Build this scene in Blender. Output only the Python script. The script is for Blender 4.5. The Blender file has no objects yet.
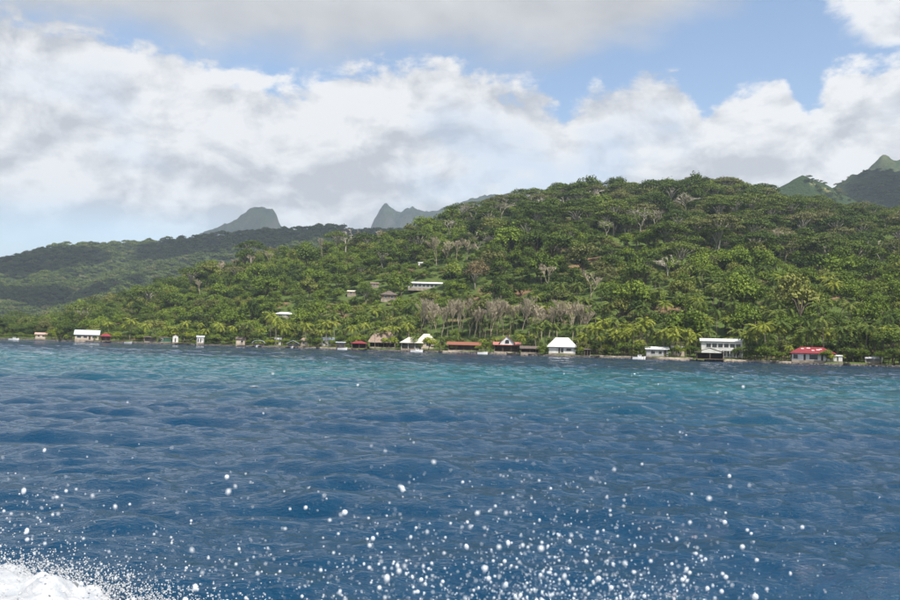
import bpy, math, random
import numpy as np
from mathutils import Matrix, Vector

random.seed(11)
rng = np.random.default_rng(11)
scene = bpy.context.scene
COL = scene.collection
R = math.radians

# ------------------------------------------------------------------ camera
CAM_H = 2.6
PITCH, ROLL = 3.07, 1.5
F = 875.0                      # focal length in photograph pixels (900 wide)
cam_d = bpy.data.cameras.new('camera')
cam = bpy.data.objects.new('camera', cam_d)
COL.objects.link(cam)
cam_d.lens = 35.0
cam_d.sensor_width = 36.0
cam_d.clip_start = 0.05
cam_d.clip_end = 60000
CM = Matrix.Rotation(R(90 + PITCH), 3, 'X') @ Matrix.Rotation(R(ROLL), 3, 'Z')
cam.matrix_world = Matrix.Translation((0, 0, CAM_H)) @ CM.to_4x4()
cam_d.dof.use_dof = True
cam_d.dof.focus_distance = 30.0
cam_d.dof.aperture_fstop = 5.6
scene.camera = cam

# ------------------------------------------------------------------ render
scene.render.engine = 'CYCLES'
cy = scene.cycles
cy.use_denoising = True
cy.denoiser = 'OPENIMAGEDENOISE'
cy.denoising_input_passes = 'RGB_ALBEDO_NORMAL'
cy.denoising_prefilter = 'ACCURATE'
cy.max_bounces = 6
cy.diffuse_bounces = 3
cy.glossy_bounces = 3
cy.transmission_bounces = 3
cy.volume_bounces = 0
cy.transparent_max_bounces = 6
cy.caustics_reflective = False
cy.caustics_refractive = False
cy.sample_clamp_indirect = 4.0
scene.view_settings.view_transform = 'Standard'
scene.view_settings.look = 'None'
scene.view_settings.exposure = 0.5
scene.view_settings.gamma = 1.0
scene.view_settings.use_curve_mapping = False

# ------------------------------------------------------------------ node helpers
class NT:
    def __init__(self, tree):
        self.t = tree
        self.n = tree.nodes
        self.l = tree.links
    def new(self, typ, **kw):
        nd = self.n.new(typ)
        for k, v in kw.items():
            setattr(nd, k, v)
        return nd
    def put(self, sock, val):
        if isinstance(val, bpy.types.NodeSocket):
            self.l.new(val, sock)
        else:
            sock.default_value = val
    def m(self, op, a, b=None, c=None, clamp=False):
        nd = self.new('ShaderNodeMath', operation=op, use_clamp=clamp)
        self.put(nd.inputs[0], a)
        if b is not None: self.put(nd.inputs[1], b)
        if c is not None: self.put(nd.inputs[2], c)
        return nd.outputs[0]
    def ss(self, x, a, b, lo=0.0, hi=1.0):
        nd = self.new('ShaderNodeMapRange', interpolation_type='SMOOTHSTEP')
        self.put(nd.inputs['Value'], x)
        nd.inputs['From Min'].default_value = a
        nd.inputs['From Max'].default_value = b
        nd.inputs['To Min'].default_value = lo
        nd.inputs['To Max'].default_value = hi
        return nd.outputs['Result']
    def noise(self, vec, scale, detail=4.0, rough=0.5, dist=0.0):
        nd = self.new('ShaderNodeTexNoise')
        if vec is not None: self.put(nd.inputs['Vector'], vec)
        nd.inputs['Scale'].default_value = scale
        nd.inputs['Detail'].default_value = detail
        nd.inputs['Roughness'].default_value = rough
        nd.inputs['Distortion'].default_value = dist
        return nd.outputs['Fac']
    def mix(self, fac, a, b):
        nd = self.new('ShaderNodeMix', data_type='RGBA')
        self.put(nd.inputs['Factor'], fac)
        self.put(nd.inputs['A'], a if isinstance(a, bpy.types.NodeSocket) else (*a, 1.0))
        self.put(nd.inputs['B'], b if isinstance(b, bpy.types.NodeSocket) else (*b, 1.0))
        return nd.outputs['Result']
    def ramp(self, fac, stops, interp='LINEAR'):
        nd = self.new('ShaderNodeValToRGB')
        nd.color_ramp.interpolation = interp
        el = nd.color_ramp.elements
        while len(el) < len(stops):
            el.new(0.5)
        for e, (p, c) in zip(el, stops):
            e.position = p
            e.color = (*c, 1.0) if isinstance(c, tuple) else (c, c, c, 1.0)
        self.put(nd.inputs[0], fac)
        return nd.outputs['Color']
    def mapping(self, vec, scale=(1, 1, 1), loc=(0, 0, 0), rot=(0, 0, 0)):
        nd = self.new('ShaderNodeMapping')
        self.put(nd.inputs['Vector'], vec)
        nd.inputs['Scale'].default_value = scale
        nd.inputs['Location'].default_value = loc
        nd.inputs['Rotation'].default_value = rot
        return nd.outputs['Vector']

def hor(px):
    return 347.0 + 0.02619 * (px - 450.0)

# ------------------------------------------------------------------ sun and sky
SUN_EL, SUN_AZ = 56.0, 142.0       # azimuth clockwise from +Y (view direction)
sun_dir = Vector((math.sin(R(SUN_AZ)) * math.cos(R(SUN_EL)),
                  math.cos(R(SUN_AZ)) * math.cos(R(SUN_EL)), math.sin(R(SUN_EL))))
sd = bpy.data.lights.new('sun', 'SUN')
sd.energy = 5.0
sd.angle = R(0.6)
sd.color = (1.0, 0.95, 0.87)
sun = bpy.data.objects.new('sun', sd)
sun.rotation_euler = sun_dir.to_track_quat('Z', 'Y').to_euler()
sun.location = (0, 0, 3000)
COL.objects.link(sun)

world = bpy.data.worlds.new('World')
scene.world = world
world.use_nodes = True
W = NT(world.node_tree)
W.n.clear()
sky = W.new('ShaderNodeTexSky', sky_type='NISHITA')
sky.sun_disc = False
sky.sun_elevation = R(SUN_EL)
sky.sun_rotation = R(SUN_AZ)
sky.air_density = 1.0
sky.dust_density = 1.2
sky.ozone_density = 1.0
tc = W.new('ShaderNodeTexCoord').outputs['Generated']
sep = W.new('ShaderNodeSeparateXYZ')
W.l.new(tc, sep.inputs[0])
dx, dy, dz = sep.outputs
u = W.m('ARCTAN2', dx, dy)
v = W.m('ARCSINE', dz)
P = W.mapping(tc, (1, 1, 1.9))
P2 = W.mapping(tc, (1, 1, 1.6), (3.7, 1.2, 0.4))
P3 = W.mapping(tc, (1, 1, 3.2), (1.3, 5.2, 2.4))
n_big = W.noise(P, 4.5, 5, 0.55)
n_puff = W.noise(P2, 13.0, 8, 0.58, 0.3)
n_fine = W.noise(P, 34.0, 6, 0.6)
P4 = W.mapping(tc, (1, 1, 1.6), (3.7 - 0.008, 1.2, 0.4 + 0.030))
n_lit = W.m('SUBTRACT', n_puff, W.noise(P4, 13.0, 8, 0.58, 0.3))
P5 = W.mapping(tc, (1, 1, 1.5), (7.1, 2.2, 1.4))
P6 = W.mapping(tc, (1, 1, 1.5), (7.1 - 0.02, 2.2, 1.4 + 0.075))
n_lit2 = W.m('SUBTRACT', W.noise(P5, 5.5, 6, 0.55, 0.2), W.noise(P6, 5.5, 6, 0.55, 0.2))
n_str = W.noise(P3, 3.2, 7, 0.55, 0.4)
up = W.m('DIVIDE', W.m('ADD', u, 0.7), 1.4, clamp=True)

def vstop(px, y):
    return (min(0.999, max(0.001, (math.atan((px - 450) / F) + 0.7) / 1.4)), (hor(px) - y) / F / 0.5)
bank_top = [(-150, 52), (0, 46), (90, 48), (180, 66), (240, 84), (300, 90), (340, 68), (400, 58), (440, 55), (475, 76),
            (530, 92), (562, 116), (590, 94), (640, 78), (672, 82), (703, 126), (735, 98), (782, 88), (806, 128),
            (830, 98), (880, 96), (1050, 52)]
strat_low = [(-150, 46), (0, 50), (120, 47), (200, 58), (270, 54), (330, 62), (450, 64), (560, 68), (640, 58),
             (700, 34), (760, 20), (830, 4), (900, -30), (1050, 46)]
top_v = W.m('MULTIPLY', W.ramp(up, [vstop(*s) for s in bank_top], 'LINEAR'), 0.5)
low_v = W.m('MULTIPLY', W.ramp(up, [vstop(*s) for s in strat_low], 'LINEAR'), 0.5)
# cumulus bank
wob = W.m('ADD', W.m('MULTIPLY', W.m('SUBTRACT', n_puff, 0.5), 0.10), W.m('MULTIPLY', W.m('SUBTRACT', n_fine, 0.5), 0.05))
e1 = W.m('SUBTRACT', W.m('ADD', top_v, wob), v)
bank = W.ss(e1, -0.004, 0.016)
# thin places low in the bank where the blue shows through
hole = W.m('MULTIPLY', W.ss(n_big, 0.48, 0.62), W.m('MULTIPLY', W.ss(e1, 0.02, 0.10), W.ss(u, -0.1, 0.2, 0.45, 1.0)))
lowl = W.m('MULTIPLY', W.ss(W.m('ADD', v, W.m('MULTIPLY', W.m('SUBTRACT', n_str, 0.5), 0.08)), 0.155, 0.10),
           W.ss(u, -0.12, -0.36))
bank = W.m('MULTIPLY', bank, W.m('SUBTRACT', 1.0, W.m('MULTIPLY', hole, 0.55)))
bank = W.m('MULTIPLY', bank, W.m('SUBTRACT', 1.0, W.m('MULTIPLY', lowl, 0.85)))
# the layer overhead
e2 = W.m('ADD', W.m('SUBTRACT', v, low_v), W.m('ADD', W.m('MULTIPLY', W.m('SUBTRACT', n_str, 0.5), 0.10), W.m('MULTIPLY', W.m('SUBTRACT', n_puff, 0.5), 0.05)))
strat = W.ss(e2, -0.022, 0.034)
over = W.m('SUBTRACT', 1.0, W.m('MULTIPLY', W.ss(n_str, 0.40, 0.56), W.ss(v, 0.44, 0.65)))
strat = W.m('MULTIPLY', strat, over)
# a lone puff on the right
ex = W.m('DIVIDE', W.m('SUBTRACT', u, math.atan((893 - 450) / F)), 0.058)
ey = W.m('DIVIDE', W.m('SUBTRACT', v, (hor(890) - 48) / F), 0.042)
rr = W.m('SQRT', W.m('ADD', W.m('MULTIPLY', ex, ex), W.m('MULTIPLY', ey, ey)))
puff = W.ss(W.m('ADD', rr, W.m('MULTIPLY', W.m('SUBTRACT', n_puff, 0.5), 2.2)), 1.15, 0.75)
# shading of the clouds: bright billows on top, grey bases
s1 = W.m('ADD', W.m('MULTIPLY', n_lit, 3.8), W.m('MULTIPLY', n_lit2, 2.4))
s1 = W.m('ADD', s1, W.m('MULTIPLY', W.m('SUBTRACT', n_fine, 0.5), 0.7))
s1 = W.m('ADD', s1, W.ss(e1, 0.22, 0.0, 0.42, 0.82), clamp=True)
c_bank = W.mix(s1, (0.405, 0.42, 0.455), (0.675, 0.68, 0.69))
s2 = W.m('ADD', W.m('ADD', W.m('MULTIPLY', W.m('SUBTRACT', n_str, 0.5), 1.6), W.m('MULTIPLY', n_lit2, 1.8)), W.ss(e2, 0.0, 0.12, 0.30, 0.62), clamp=True)
c_str = W.mix(s2, (0.36, 0.37, 0.39), (0.56, 0.565, 0.575))
skyc = W.new('ShaderNodeVectorMath', operation='SCALE')
W.l.new(sky.outputs[0], skyc.inputs[0])
skyc.inputs['Scale'].default_value = 0.135
hz = W.ss(v, 0.30, 0.0)
blue = W.mix(W.m('MULTIPLY', hz, 0.25), skyc.outputs[0], (0.42, 0.56, 0.74))
c0 = W.mix(bank, blue, c_bank)
c1 = W.mix(W.m('MULTIPLY', strat, 0.96), c0, c_str)
c2 = W.mix(W.m('MULTIPLY', puff, 0.95), c1, c_bank)
bg = W.new('ShaderNodeBackground')
W.l.new(c2, bg.inputs['Color'])
bg.inputs['Strength'].default_value = 1.0
wo = W.new('ShaderNodeOutputWorld')
W.l.new(bg.outputs[0], wo.inputs['Surface'])

# ------------------------------------------------------------------ object helpers
def tag(o, label=None, cat=None, group=None, kind=None):
    if label: o['label'] = label
    if cat: o['category'] = cat
    if group: o['group'] = group
    if kind: o['kind'] = kind
    return o

def mesh(name, verts, faces, mat=None, smooth=False):
    me = bpy.data.meshes.new(name)
    verts = np.asarray(verts, dtype=np.float32).reshape(-1, 3)
    if isinstance(faces, np.ndarray):
        nf, k = faces.shape
        me.vertices.add(len(verts))
        me.vertices.foreach_set('co', verts.ravel())
        me.loops.add(nf * k)
        me.loops.foreach_set('vertex_index', faces.astype(np.int32).ravel())
        me.polygons.add(nf)
        me.polygons.foreach_set('loop_start', np.arange(0, nf * k, k, dtype=np.int32))
        me.update(calc_edges=True)
    else:
        me.from_pydata([tuple(map(float, p)) for p in verts], [], faces)
        me.update()
    if mat: me.materials.append(mat)
    if smooth:
        me.polygons.foreach_set('use_smooth', np.ones(len(me.polygons), dtype=bool))
    return me

def link(name, data, parent=None, loc=None, rot=None, scale=None):
    o = bpy.data.objects.new(name, data)
    COL.objects.link(o)
    if parent: o.parent = parent
    if loc is not None: o.location = loc
    if rot is not None: o.rotation_euler = rot
    if scale is not None: o.scale = scale
    return o

class MB:
    def __init__(self):
        self.v, self.f = [], []
    def add(self, vs, fs):
        b = len(self.v)
        self.v += [tuple(p) for p in vs]
        self.f += [tuple(i + b for i in f) for f in fs]
    def box(self, x0, x1, y0, y1, z0, z1):
        self.add([(x0, y0, z0), (x1, y0, z0), (x1, y1, z0), (x0, y1, z0), (x0, y0, z1), (x1, y0, z1), (x1, y1, z1), (x0, y1, z1)],
                 [(0, 3, 2, 1), (4, 5, 6, 7), (0, 1, 5, 4), (1, 2, 6, 5), (2, 3, 7, 6), (3, 0, 4, 7)])
        return self
    def tube(self, pts, rad, n=5):
        pts = [Vector(p) for p in pts]
        b = len(self.v)
        for i, p in enumerate(pts):
            d = (pts[min(i + 1, len(pts) - 1)] - pts[max(i - 1, 0)])
            d = d.normalized() if d.length > 1e-6 else Vector((0, 0, 1))
            s = d.cross(Vector((0.31, 0.9, 0.2))).normalized()
            t = d.cross(s)
            r = rad[i]
            for k in range(n):
                an = 2 * math.pi * k / n
                self.v.append(tuple(p + s * (r * math.cos(an)) + t * (r * math.sin(an))))
        for i in range(len(pts) - 1):
            for k in range(n):
                k2 = (k + 1) % n
                self.f.append((b + i * n + k, b + i * n + k2, b + (i + 1) * n + k2, b + (i + 1) * n + k))
        self.f.append(tuple(b + k for k in range(n))[::-1])
        self.f.append(tuple(b + (len(pts) - 1) * n + k for k in range(n)))
        return self
    def mesh(self, name, mat, smooth=False):
        return mesh(name, self.v, self.f, mat, smooth)

def hashn(ix, iy, seed):
    s = np.sin(ix * 127.1 + iy * 311.7 + seed * 74.7) * 43758.5453
    return s - np.floor(s)

def vnoise(x, y, seed=0):
    x = np.asarray(x, dtype=np.float64); y = np.asarray(y, dtype=np.float64)
    ix, iy = np.floor(x), np.floor(y)
    fx, fy = x - ix, y - iy
    fx = fx * fx * fx * (fx * (fx * 6 - 15) + 10)
    fy = fy * fy * fy * (fy * (fy * 6 - 15) + 10)
    a = hashn(ix, iy, seed); b = hashn(ix + 1, iy, seed)
    c = hashn(ix, iy + 1, seed); d = hashn(ix + 1, iy + 1, seed)
    return (a + (b - a) * fx) * (1 - fy) + (c + (d - c) * fx) * fy

def fbm(x, y, seed=0, octv=4, gain=0.5):
    s, a, t = 0.0, 1.0, 0.0
    for i in range(octv):
        s = s + a * (vnoise(x * 2 ** i, y * 2 ** i, seed + i * 13) - 0.5)
        t += a
        a *= gain
    return s / t * 2.0

def sstep(a, b, x):
    t = np.clip((np.asarray(x, dtype=np.float64) - a) / (b - a), 0, 1)
    return t * t * (3 - 2 * t)

def grid_faces(nr, nc):
    i = np.arange(nr - 1)[:, None] * nc + np.arange(nc - 1)[None, :]
    i = i.ravel()
    return np.stack([i, i + 1, i + nc + 1, i + nc], axis=1)

# ------------------------------------------------------------------ pixel <-> place
def ray(px, py):
    d = CM @ Vector(((px - 450) / F, (300 - py) / F, -1.0))
    return d / d.y
def at(px, py, Y):
    d = ray(px, py)
    return Vector((d.x * Y, Y, CAM_H + d.z * Y))
def xat(px, Y, z=0.0):
    for _ in range(2):
        pass
    # pixel column at depth Y, near the water line
    py = hor(px) + (CAM_H - z) / Y * F
    return at(px, py, Y).x
def pxof(x, y):
    return 450 + F * x / np.maximum(y, 1.0)

SH = np.array([(-600, 900), (-250, 660), (0, 545), (120, 500), (225, 458), (340, 415), (450, 372), (550, 340), (650, 312), (780, 287), (900, 266), (1150, 236), (1500, 215)], float)
def shore(px):
    base = np.interp(px, SH[:, 0], SH[:, 1])
    return base + 3.0 * np.sin(px * 0.045) + 2.0 * np.sin(px * 0.11 + 1.0)
SKYL = np.array([(-400, 331), (-100, 330), (0, 326), (40, 321), (60, 317), (110, 300), (150, 286), (200, 271), (250, 257), (300, 247), (350, 241), (400, 229),
                 (440, 216), (480, 203), (520, 194), (560, 187), (600, 182), (650, 183), (700, 181), (740, 187), (770, 195), (790, 200),
                 (820, 204), (870, 209), (900, 214), (1000, 222), (1300, 240)], float)
def ridge(px):
    return np.interp(px, [-400, 0, 300, 600, 900, 1300], [760, 735, 745, 780, 760, 720])
def topH(px):
    y = np.interp(px, SKYL[:, 0], SKYL[:, 1])
    treepx = np.interp(px, [0, 150, 450, 520, 900], [11, 11, 12, 15, 15])
    return np.maximum(1.0, (hor(px) - y - treepx) / F * ridge(px) + 1.5)
STRIP = 26.0
_FIX = [np.array([-600.0, 1500.0]), np.array([1.0, 1.0])]
def height(x, y):
    x = np.asarray(x, float); y = np.asarray(y, float)
    px = np.clip(pxof(x, y), -600, 1500)
    S, Rg, T = shore(px), ridge(px), topH(px) * np.interp(px, _FIX[0], _FIX[1])
    t = (y - S - STRIP) / (Rg - S - STRIP)
    tc_ = np.clip(t, 0, 1)
    f = np.where(t < 1, 1 - (1 - tc_) ** 1.22, np.maximum(0.0, 1 - 0.55 * np.clip(t - 1, 0, 9) ** 1.3))
    h = -2.5 + 3.6 * sstep(-3.0, 1.0, y - S) + 0.8 * sstep(5, STRIP, y - S)
    env = sstep(0.0, 0.35, t) * (1 - 0.75 * sstep(0.75, 1.0, t) * (1 - sstep(1.0, 1.2, t)))
    amp = np.clip(T / 110.0, 0.04, 1.2)
    h = h + T * f + env * amp * (12 * fbm(x / 120 + 3.1, y / 150 + 7.7, 5, 3) + 5 * fbm(x / 38, y / 38, 9, 3))
    return h
# fit the crest, canopy included, to the skyline
_yy = np.arange(300.0, 1000.0, 5.0)
_pp = np.arange(-100.0, 1001.0, 10.0)
_cor = np.ones_like(_pp)
for _ in range(3):
    for i_, p_ in enumerate(_pp):
        hh_ = height((p_ - 450) / F * _yy, _yy)
        th_ = np.interp(p_, [0, 150, 450, 520, 900], [7.5, 7.5, 8.5, 14.5, 12.0])
        e_ = np.max(np.where(_yy > shore(p_) + 60, (hh_ + th_ - CAM_H) / _yy, 0))
        w_ = (hor(p_) - np.interp(p_, SKYL[:, 0], SKYL[:, 1])) / F
        _cor[i_] *= np.clip((w_ - 0.012) / max(e_ - 0.012, 0.004), 0.6, 1.5) if p_ > 50 else 1.0
    _FIX[0], _FIX[1] = _pp, np.convolve(np.pad(_cor, 2, mode='edge'), np.ones(5) / 5, 'valid')
_ys = np.arange(230.0, 1100.0, 2.0)
def hit(px, py):
    d = ray(px, py)
    z = CAM_H + d.z * _ys
    h = height(d.x * _ys, _ys)
    k = np.nonzero(z <= h)[0]
    Y = _ys[k[0]] if len(k) else 700.0
    return Vector((d.x * Y, Y, float(height(d.x * Y, Y))))

# ------------------------------------------------------------------ materials
def mat_new(name):
    m_ = bpy.data.materials.new(name)
    m_.use_nodes = True
    t = NT(m_.node_tree)
    t.n.clear()
    out = t.new('ShaderNodeOutputMaterial')
    return m_, t, out

def plain(name, col, rough=0.7, var=0.12, scale=1.2, spec=0.3, bump=0.0, bscale=8.0):
    m_, t, out = mat_new(name)
    p = t.new('ShaderNodeBsdfPrincipled')
    co = t.new('ShaderNodeTexCoord').outputs['Object']
    n = t.noise(co, scale, 5, 0.6)
    a = tuple(c * (1 - var * 1.6) for c in col)
    b = tuple(min(0.95, c * (1 + var)) for c in col)
    t.put(p.inputs['Base Color'], t.ramp(n, [(0.25, a), (0.7, b)]))
    p.inputs['Roughness'].default_value = rough
    p.inputs['Specular IOR Level'].default_value = spec
    if bump:
        bn = t.new('ShaderNodeBump')
        bn.inputs['Strength'].default_value = bump
        bn.inputs['Distance'].default_value = 0.1
        t.put(bn.inputs['Height'], t.noise(co, bscale, 4, 0.6))
        t.l.new(bn.outputs[0], p.inputs['Normal'])
    t.l.new(p.outputs[0], out.inputs['Surface'])
    return m_

def corrugated(name, col, rust=(0.25, 0.14, 0.08), amt=0.25, rough=0.5):
    m_, t, out = mat_new(name)
    p = t.new('ShaderNodeBsdfPrincipled')
    co = t.new('ShaderNodeTexCoord').outputs['Object']
    n = t.noise(co, 0.7, 6, 0.65)
    c = t.mix(t.m('MULTIPLY', t.ss(n, 0.5, 0.75), amt), col, rust)
    n2 = t.noise(co, 3.0, 4, 0.6)
    c = t.mix(t.m('MULTIPLY', n2, 0.2), c, tuple(k * 0.6 for k in col))
    t.put(p.inputs['Base Color'], c)
    p.inputs['Roughness'].default_value = rough
    p.inputs['Specular IOR Level'].default_value = 0.3
    wv = t.new('ShaderNodeTexWave', wave_type='BANDS', bands_direction='X')
    t.put(wv.inputs['Vector'], co)
    wv.inputs['Scale'].default_value = 1.6
    bn = t.new('ShaderNodeBump')
    bn.inputs['Strength'].default_value = 0.4
    bn.inputs['Distance'].default_value = 0.06
    t.put(bn.inputs['Height'], wv.outputs['Fac'])
    t.l.new(bn.outputs[0], p.inputs['Normal'])
    t.l.new(p.outputs[0], out.inputs['Surface'])
    return m_

def foliage(name, dark, light, trans=0.12, nscale=0.35, patch=None):
    m_, t, out = mat_new(name)
    co = t.new('ShaderNodeTexCoord').outputs['Object']
    rnd = t.new('ShaderNodeObjectInfo').outputs['Random']
    n = t.noise(co, nscale, 3, 0.6)
    f = t.m('ADD', t.m('MULTIPLY', rnd, 0.62), t.m('MULTIPLY', t.ss(n, 0.3, 0.7), 0.38))
    mid = tuple((a + b) / 2 * w for a, b, w in zip(dark, light, (0.95, 1.0, 0.9)))
    c = t.ramp(f, [(0.05, dark), (0.5, mid), (0.95, light)])
    if patch:
        c = t.mix(t.ss(t.m('FRACT', t.m('MULTIPLY', rnd, 7.31)), 0.72, 1.0), c, patch)
    nf = t.noise(co, 1.9, 2, 0.7)
    hs = t.new('ShaderNodeHueSaturation')
    t.put(hs.inputs['Value'], t.ss(nf, 0.3, 0.7, 0.6, 1.45))
    t.put(hs.inputs['Hue'], t.ss(nf, 0.2, 0.8, 0.507, 0.492))
    t.put(hs.inputs['Color'], c)
    c = hs.outputs[0]
    p = t.new('ShaderNodeBsdfPrincipled')
    t.put(p.inputs['Base Color'], c)
    p.inputs['Roughness'].default_value = 0.62
    p.inputs['Specular IOR Level'].default_value = 0.10
    tr = t.new('ShaderNodeBsdfTranslucent')
    t.put(tr.inputs['Color'], c)
    ms = t.new('ShaderNodeMixShader')
    ms.inputs[0].default_value = trans
    t.l.new(p.outputs[0], ms.inputs[1])
    t.l.new(tr.outputs[0], ms.inputs[2])
    t.l.new(ms.outputs[0], out.inputs['Surface'])
    return m_

M = {}
M['leaf'] = foliage('broad_leaf', (0.022, 0.040, 0.011), (0.130, 0.178, 0.032), patch=(0.145, 0.15, 0.05))
M['bright'] = foliage('bright_leaf', (0.082, 0.120, 0.018), (0.195, 0.258, 0.036), patch=(0.19, 0.20, 0.05))
M['umb'] = foliage('umbrella_leaf', (0.045, 0.075, 0.018), (0.150, 0.188, 0.038), patch=(0.165, 0.165, 0.065))
M['lime'] = foliage('lime_leaf', (0.14, 0.20, 0.02), (0.34, 0.36, 0.04), trans=0.3)
M['drab'] = foliage('brown_leaf', (0.16, 0.12, 0.065), (0.25, 0.19, 0.10))
M['frond'] = foliage('palm_frond', (0.060, 0.10, 0.022), (0.17, 0.20, 0.045), trans=0.28)
M['yfrond'] = foliage('yellow_frond', (0.14, 0.18, 0.030), (0.31, 0.32, 0.05), trans=0.3)
M['bark'] = plain('pale_bark', (0.36, 0.33, 0.27), 0.85, 0.25, 2.0)
M['dbark'] = plain('dark_bark', (0.12, 0.09, 0.07), 0.9, 0.25, 2.0)
M['pbark'] = plain('palm_bark', (0.26, 0.22, 0.17), 0.9, 0.2, 2.0)
M['twig'] = plain('bare_twig', (0.37, 0.315, 0.225), 0.9, 0.2, 1.0)
M['gtwig'] = plain('grey_twig', (0.40, 0.36, 0.29), 0.9, 0.2, 1.0)
M['white'] = plain('white_paint', (0.70, 0.69, 0.66), 0.7, 0.16, 0.8)
M['wroof'] = corrugated('white_roof', (0.76, 0.76, 0.75), (0.45, 0.40, 0.34), 0.45, 0.6)
M['mroof'] = corrugated('metal_roof', (0.52, 0.57, 0.62), (0.36, 0.30, 0.26), 0.35, 0.35)
M['red'] = corrugated('red_roof', (0.22, 0.030, 0.038), (0.28, 0.13, 0.12), 0.5, 0.8)
M['terra'] = corrugated('terracotta_roof', (0.25, 0.095, 0.058), (0.20, 0.11, 0.08), 0.6, 0.85)
M['pink'] = corrugated('pink_red_roof', (0.42, 0.16, 0.13), (0.36, 0.2, 0.17), 0.45, 0.6)
M['cream'] = corrugated('cream_roof', (0.62, 0.58, 0.46), (0.45, 0.40, 0.31), 0.4, 0.7)
M['thatch'] = plain('thatch', (0.27, 0.205, 0.16), 0.95, 0.25, 1.5, 0.1, 0.9, 4.0)
M['brownroof'] = plain('brown_roof', (0.13, 0.10, 0.085), 0.85, 0.25, 1.5)
M['faded'] = plain('faded_paint', (0.62, 0.47, 0.45), 0.7, 0.2)
M['dark'] = plain('dark_timber', (0.055, 0.045, 0.04), 0.85, 0.25)
M['wood'] = plain('weathered_timber', (0.20, 0.15, 0.11), 0.85, 0.25)
M['beige'] = plain('beige_wall', (0.52, 0.44, 0.34), 0.8, 0.12)
M['greyw'] = plain('grey_wall', (0.42, 0.42, 0.42), 0.8, 0.15)
M['pinkw'] = plain('pink_wall', (0.55, 0.33, 0.27), 0.8, 0.15)
M['greenw'] = plain('green_wall', (0.03, 0.10, 0.065), 0.7, 0.2)
M['glass'] = plain('window_glass', (0.025, 0.03, 0.035), 0.12, 0.2, 1.0, 0.6)
M['stone'] = plain('shore_stone', (0.33, 0.28, 0.22), 0.95, 0.3, 0.6, 0.2, 0.8, 3.0)
M['rock'] = plain('shore_rock', (0.13, 0.115, 0.10), 0.95, 0.35, 0.8, 0.2, 0.8, 3.0)
M['boat'] = plain('boat_gelcoat', (0.80, 0.80, 0.79), 0.3, 0.04, 1.0, 0.5)

# ground: short grass with bare soil patches
m_, t, out = mat_new('hillside_ground')
p = t.new('ShaderNodeBsdfPrincipled')
co = t.new('ShaderNodeTexCoord').outputs['Object']
n1 = t.noise(co, 0.035, 5, 0.6)
n2 = t.noise(co, 0.5, 4, 0.6)
c = t.mix(n2, (0.05, 0.075, 0.02), (0.10, 0.14, 0.032))
c = t.mix(t.ss(n1, 0.56, 0.66), c, (0.19, 0.12, 0.07))
t.put(p.inputs['Base Color'], c)
p.inputs['Roughness'].default_value = 0.9
p.inputs['Specular IOR Level'].default_value = 0.1
t.l.new(p.outputs[0], out.inputs['Surface'])
M['ground'] = m_

def mountain_mat(name, low, high, rock, rockamt=0.5, sc=1.0, th=(0.35, 0.65)):
    m_, t, out = mat_new(name)
    p = t.new('ShaderNodeBsdfPrincipled')
    co = t.new('ShaderNodeTexCoord').outputs['Object']
    g = t.new('ShaderNodeNewGeometry')
    s = t.new('ShaderNodeSeparateXYZ')
    t.l.new(g.outputs['Normal'], s.inputs[0])
    n1 = t.noise(co, 0.012 * sc, 8, 0.62)
    n2 = t.noise(co, 0.07 * sc, 5, 0.65)
    c = t.mix(t.ss(n1, *th), low, high)
    c = t.mix(t.m('MULTIPLY', t.ss(n2, 0.42, 0.7), 0.5), c, tuple(k * 0.45 for k in low))
    steep = t.m('MULTIPLY', t.ss(t.m('ADD', s.outputs[2], t.m('MULTIPLY', n1, 0.3)), 0.72, 0.5), rockamt)
    c = t.mix(steep, c, rock)
    t.put(p.inputs['Base Color'], c)
    p.inputs['Roughness'].default_value = 0.95
    p.inputs['Specular IOR Level'].default_value = 0.05
    bn = t.new('ShaderNodeBump')
    bn.inputs['Strength'].default_value = 0.8
    bn.inputs['Distance'].default_value = 9.0
    t.put(bn.inputs['Height'], n2)
    t.l.new(bn.outputs[0], p.inputs['Normal'])
    t.l.new(p.outputs[0], out.inputs['Surface'])
    return m_
M['mount'] = mountain_mat('forested_mountain', (0.028, 0.046, 0.020), (0.058, 0.080, 0.030), (0.12, 0.115, 0.10), 0.7)
M['grassmt'] = mountain_mat('grassy_mountain', (0.04, 0.065, 0.022), (0.11, 0.125, 0.045), (0.11, 0.105, 0.08), 0.35, 2.0)

M['peak'] = mountain_mat('rocky_peak', (0.016, 0.026, 0.016), (0.034, 0.046, 0.022), (0.075, 0.072, 0.064), 0.8)
M['scarmt'] = mountain_mat('scarred_mountain', (0.035, 0.06, 0.02), (0.22, 0.21, 0.09), (0.12, 0.12, 0.08), 0.3, 1.5, (0.62, 0.66))

# water
m_, t, out = mat_new('lagoon_water')
p = t.new('ShaderNodeBsdfPrincipled')
co = t.new('ShaderNodeTexCoord').outputs['Object']
s = t.new('ShaderNodeSeparateXYZ')
t.l.new(co, s.inputs[0])
X, Yc = s.outputs[0], s.outputs[1]
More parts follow.
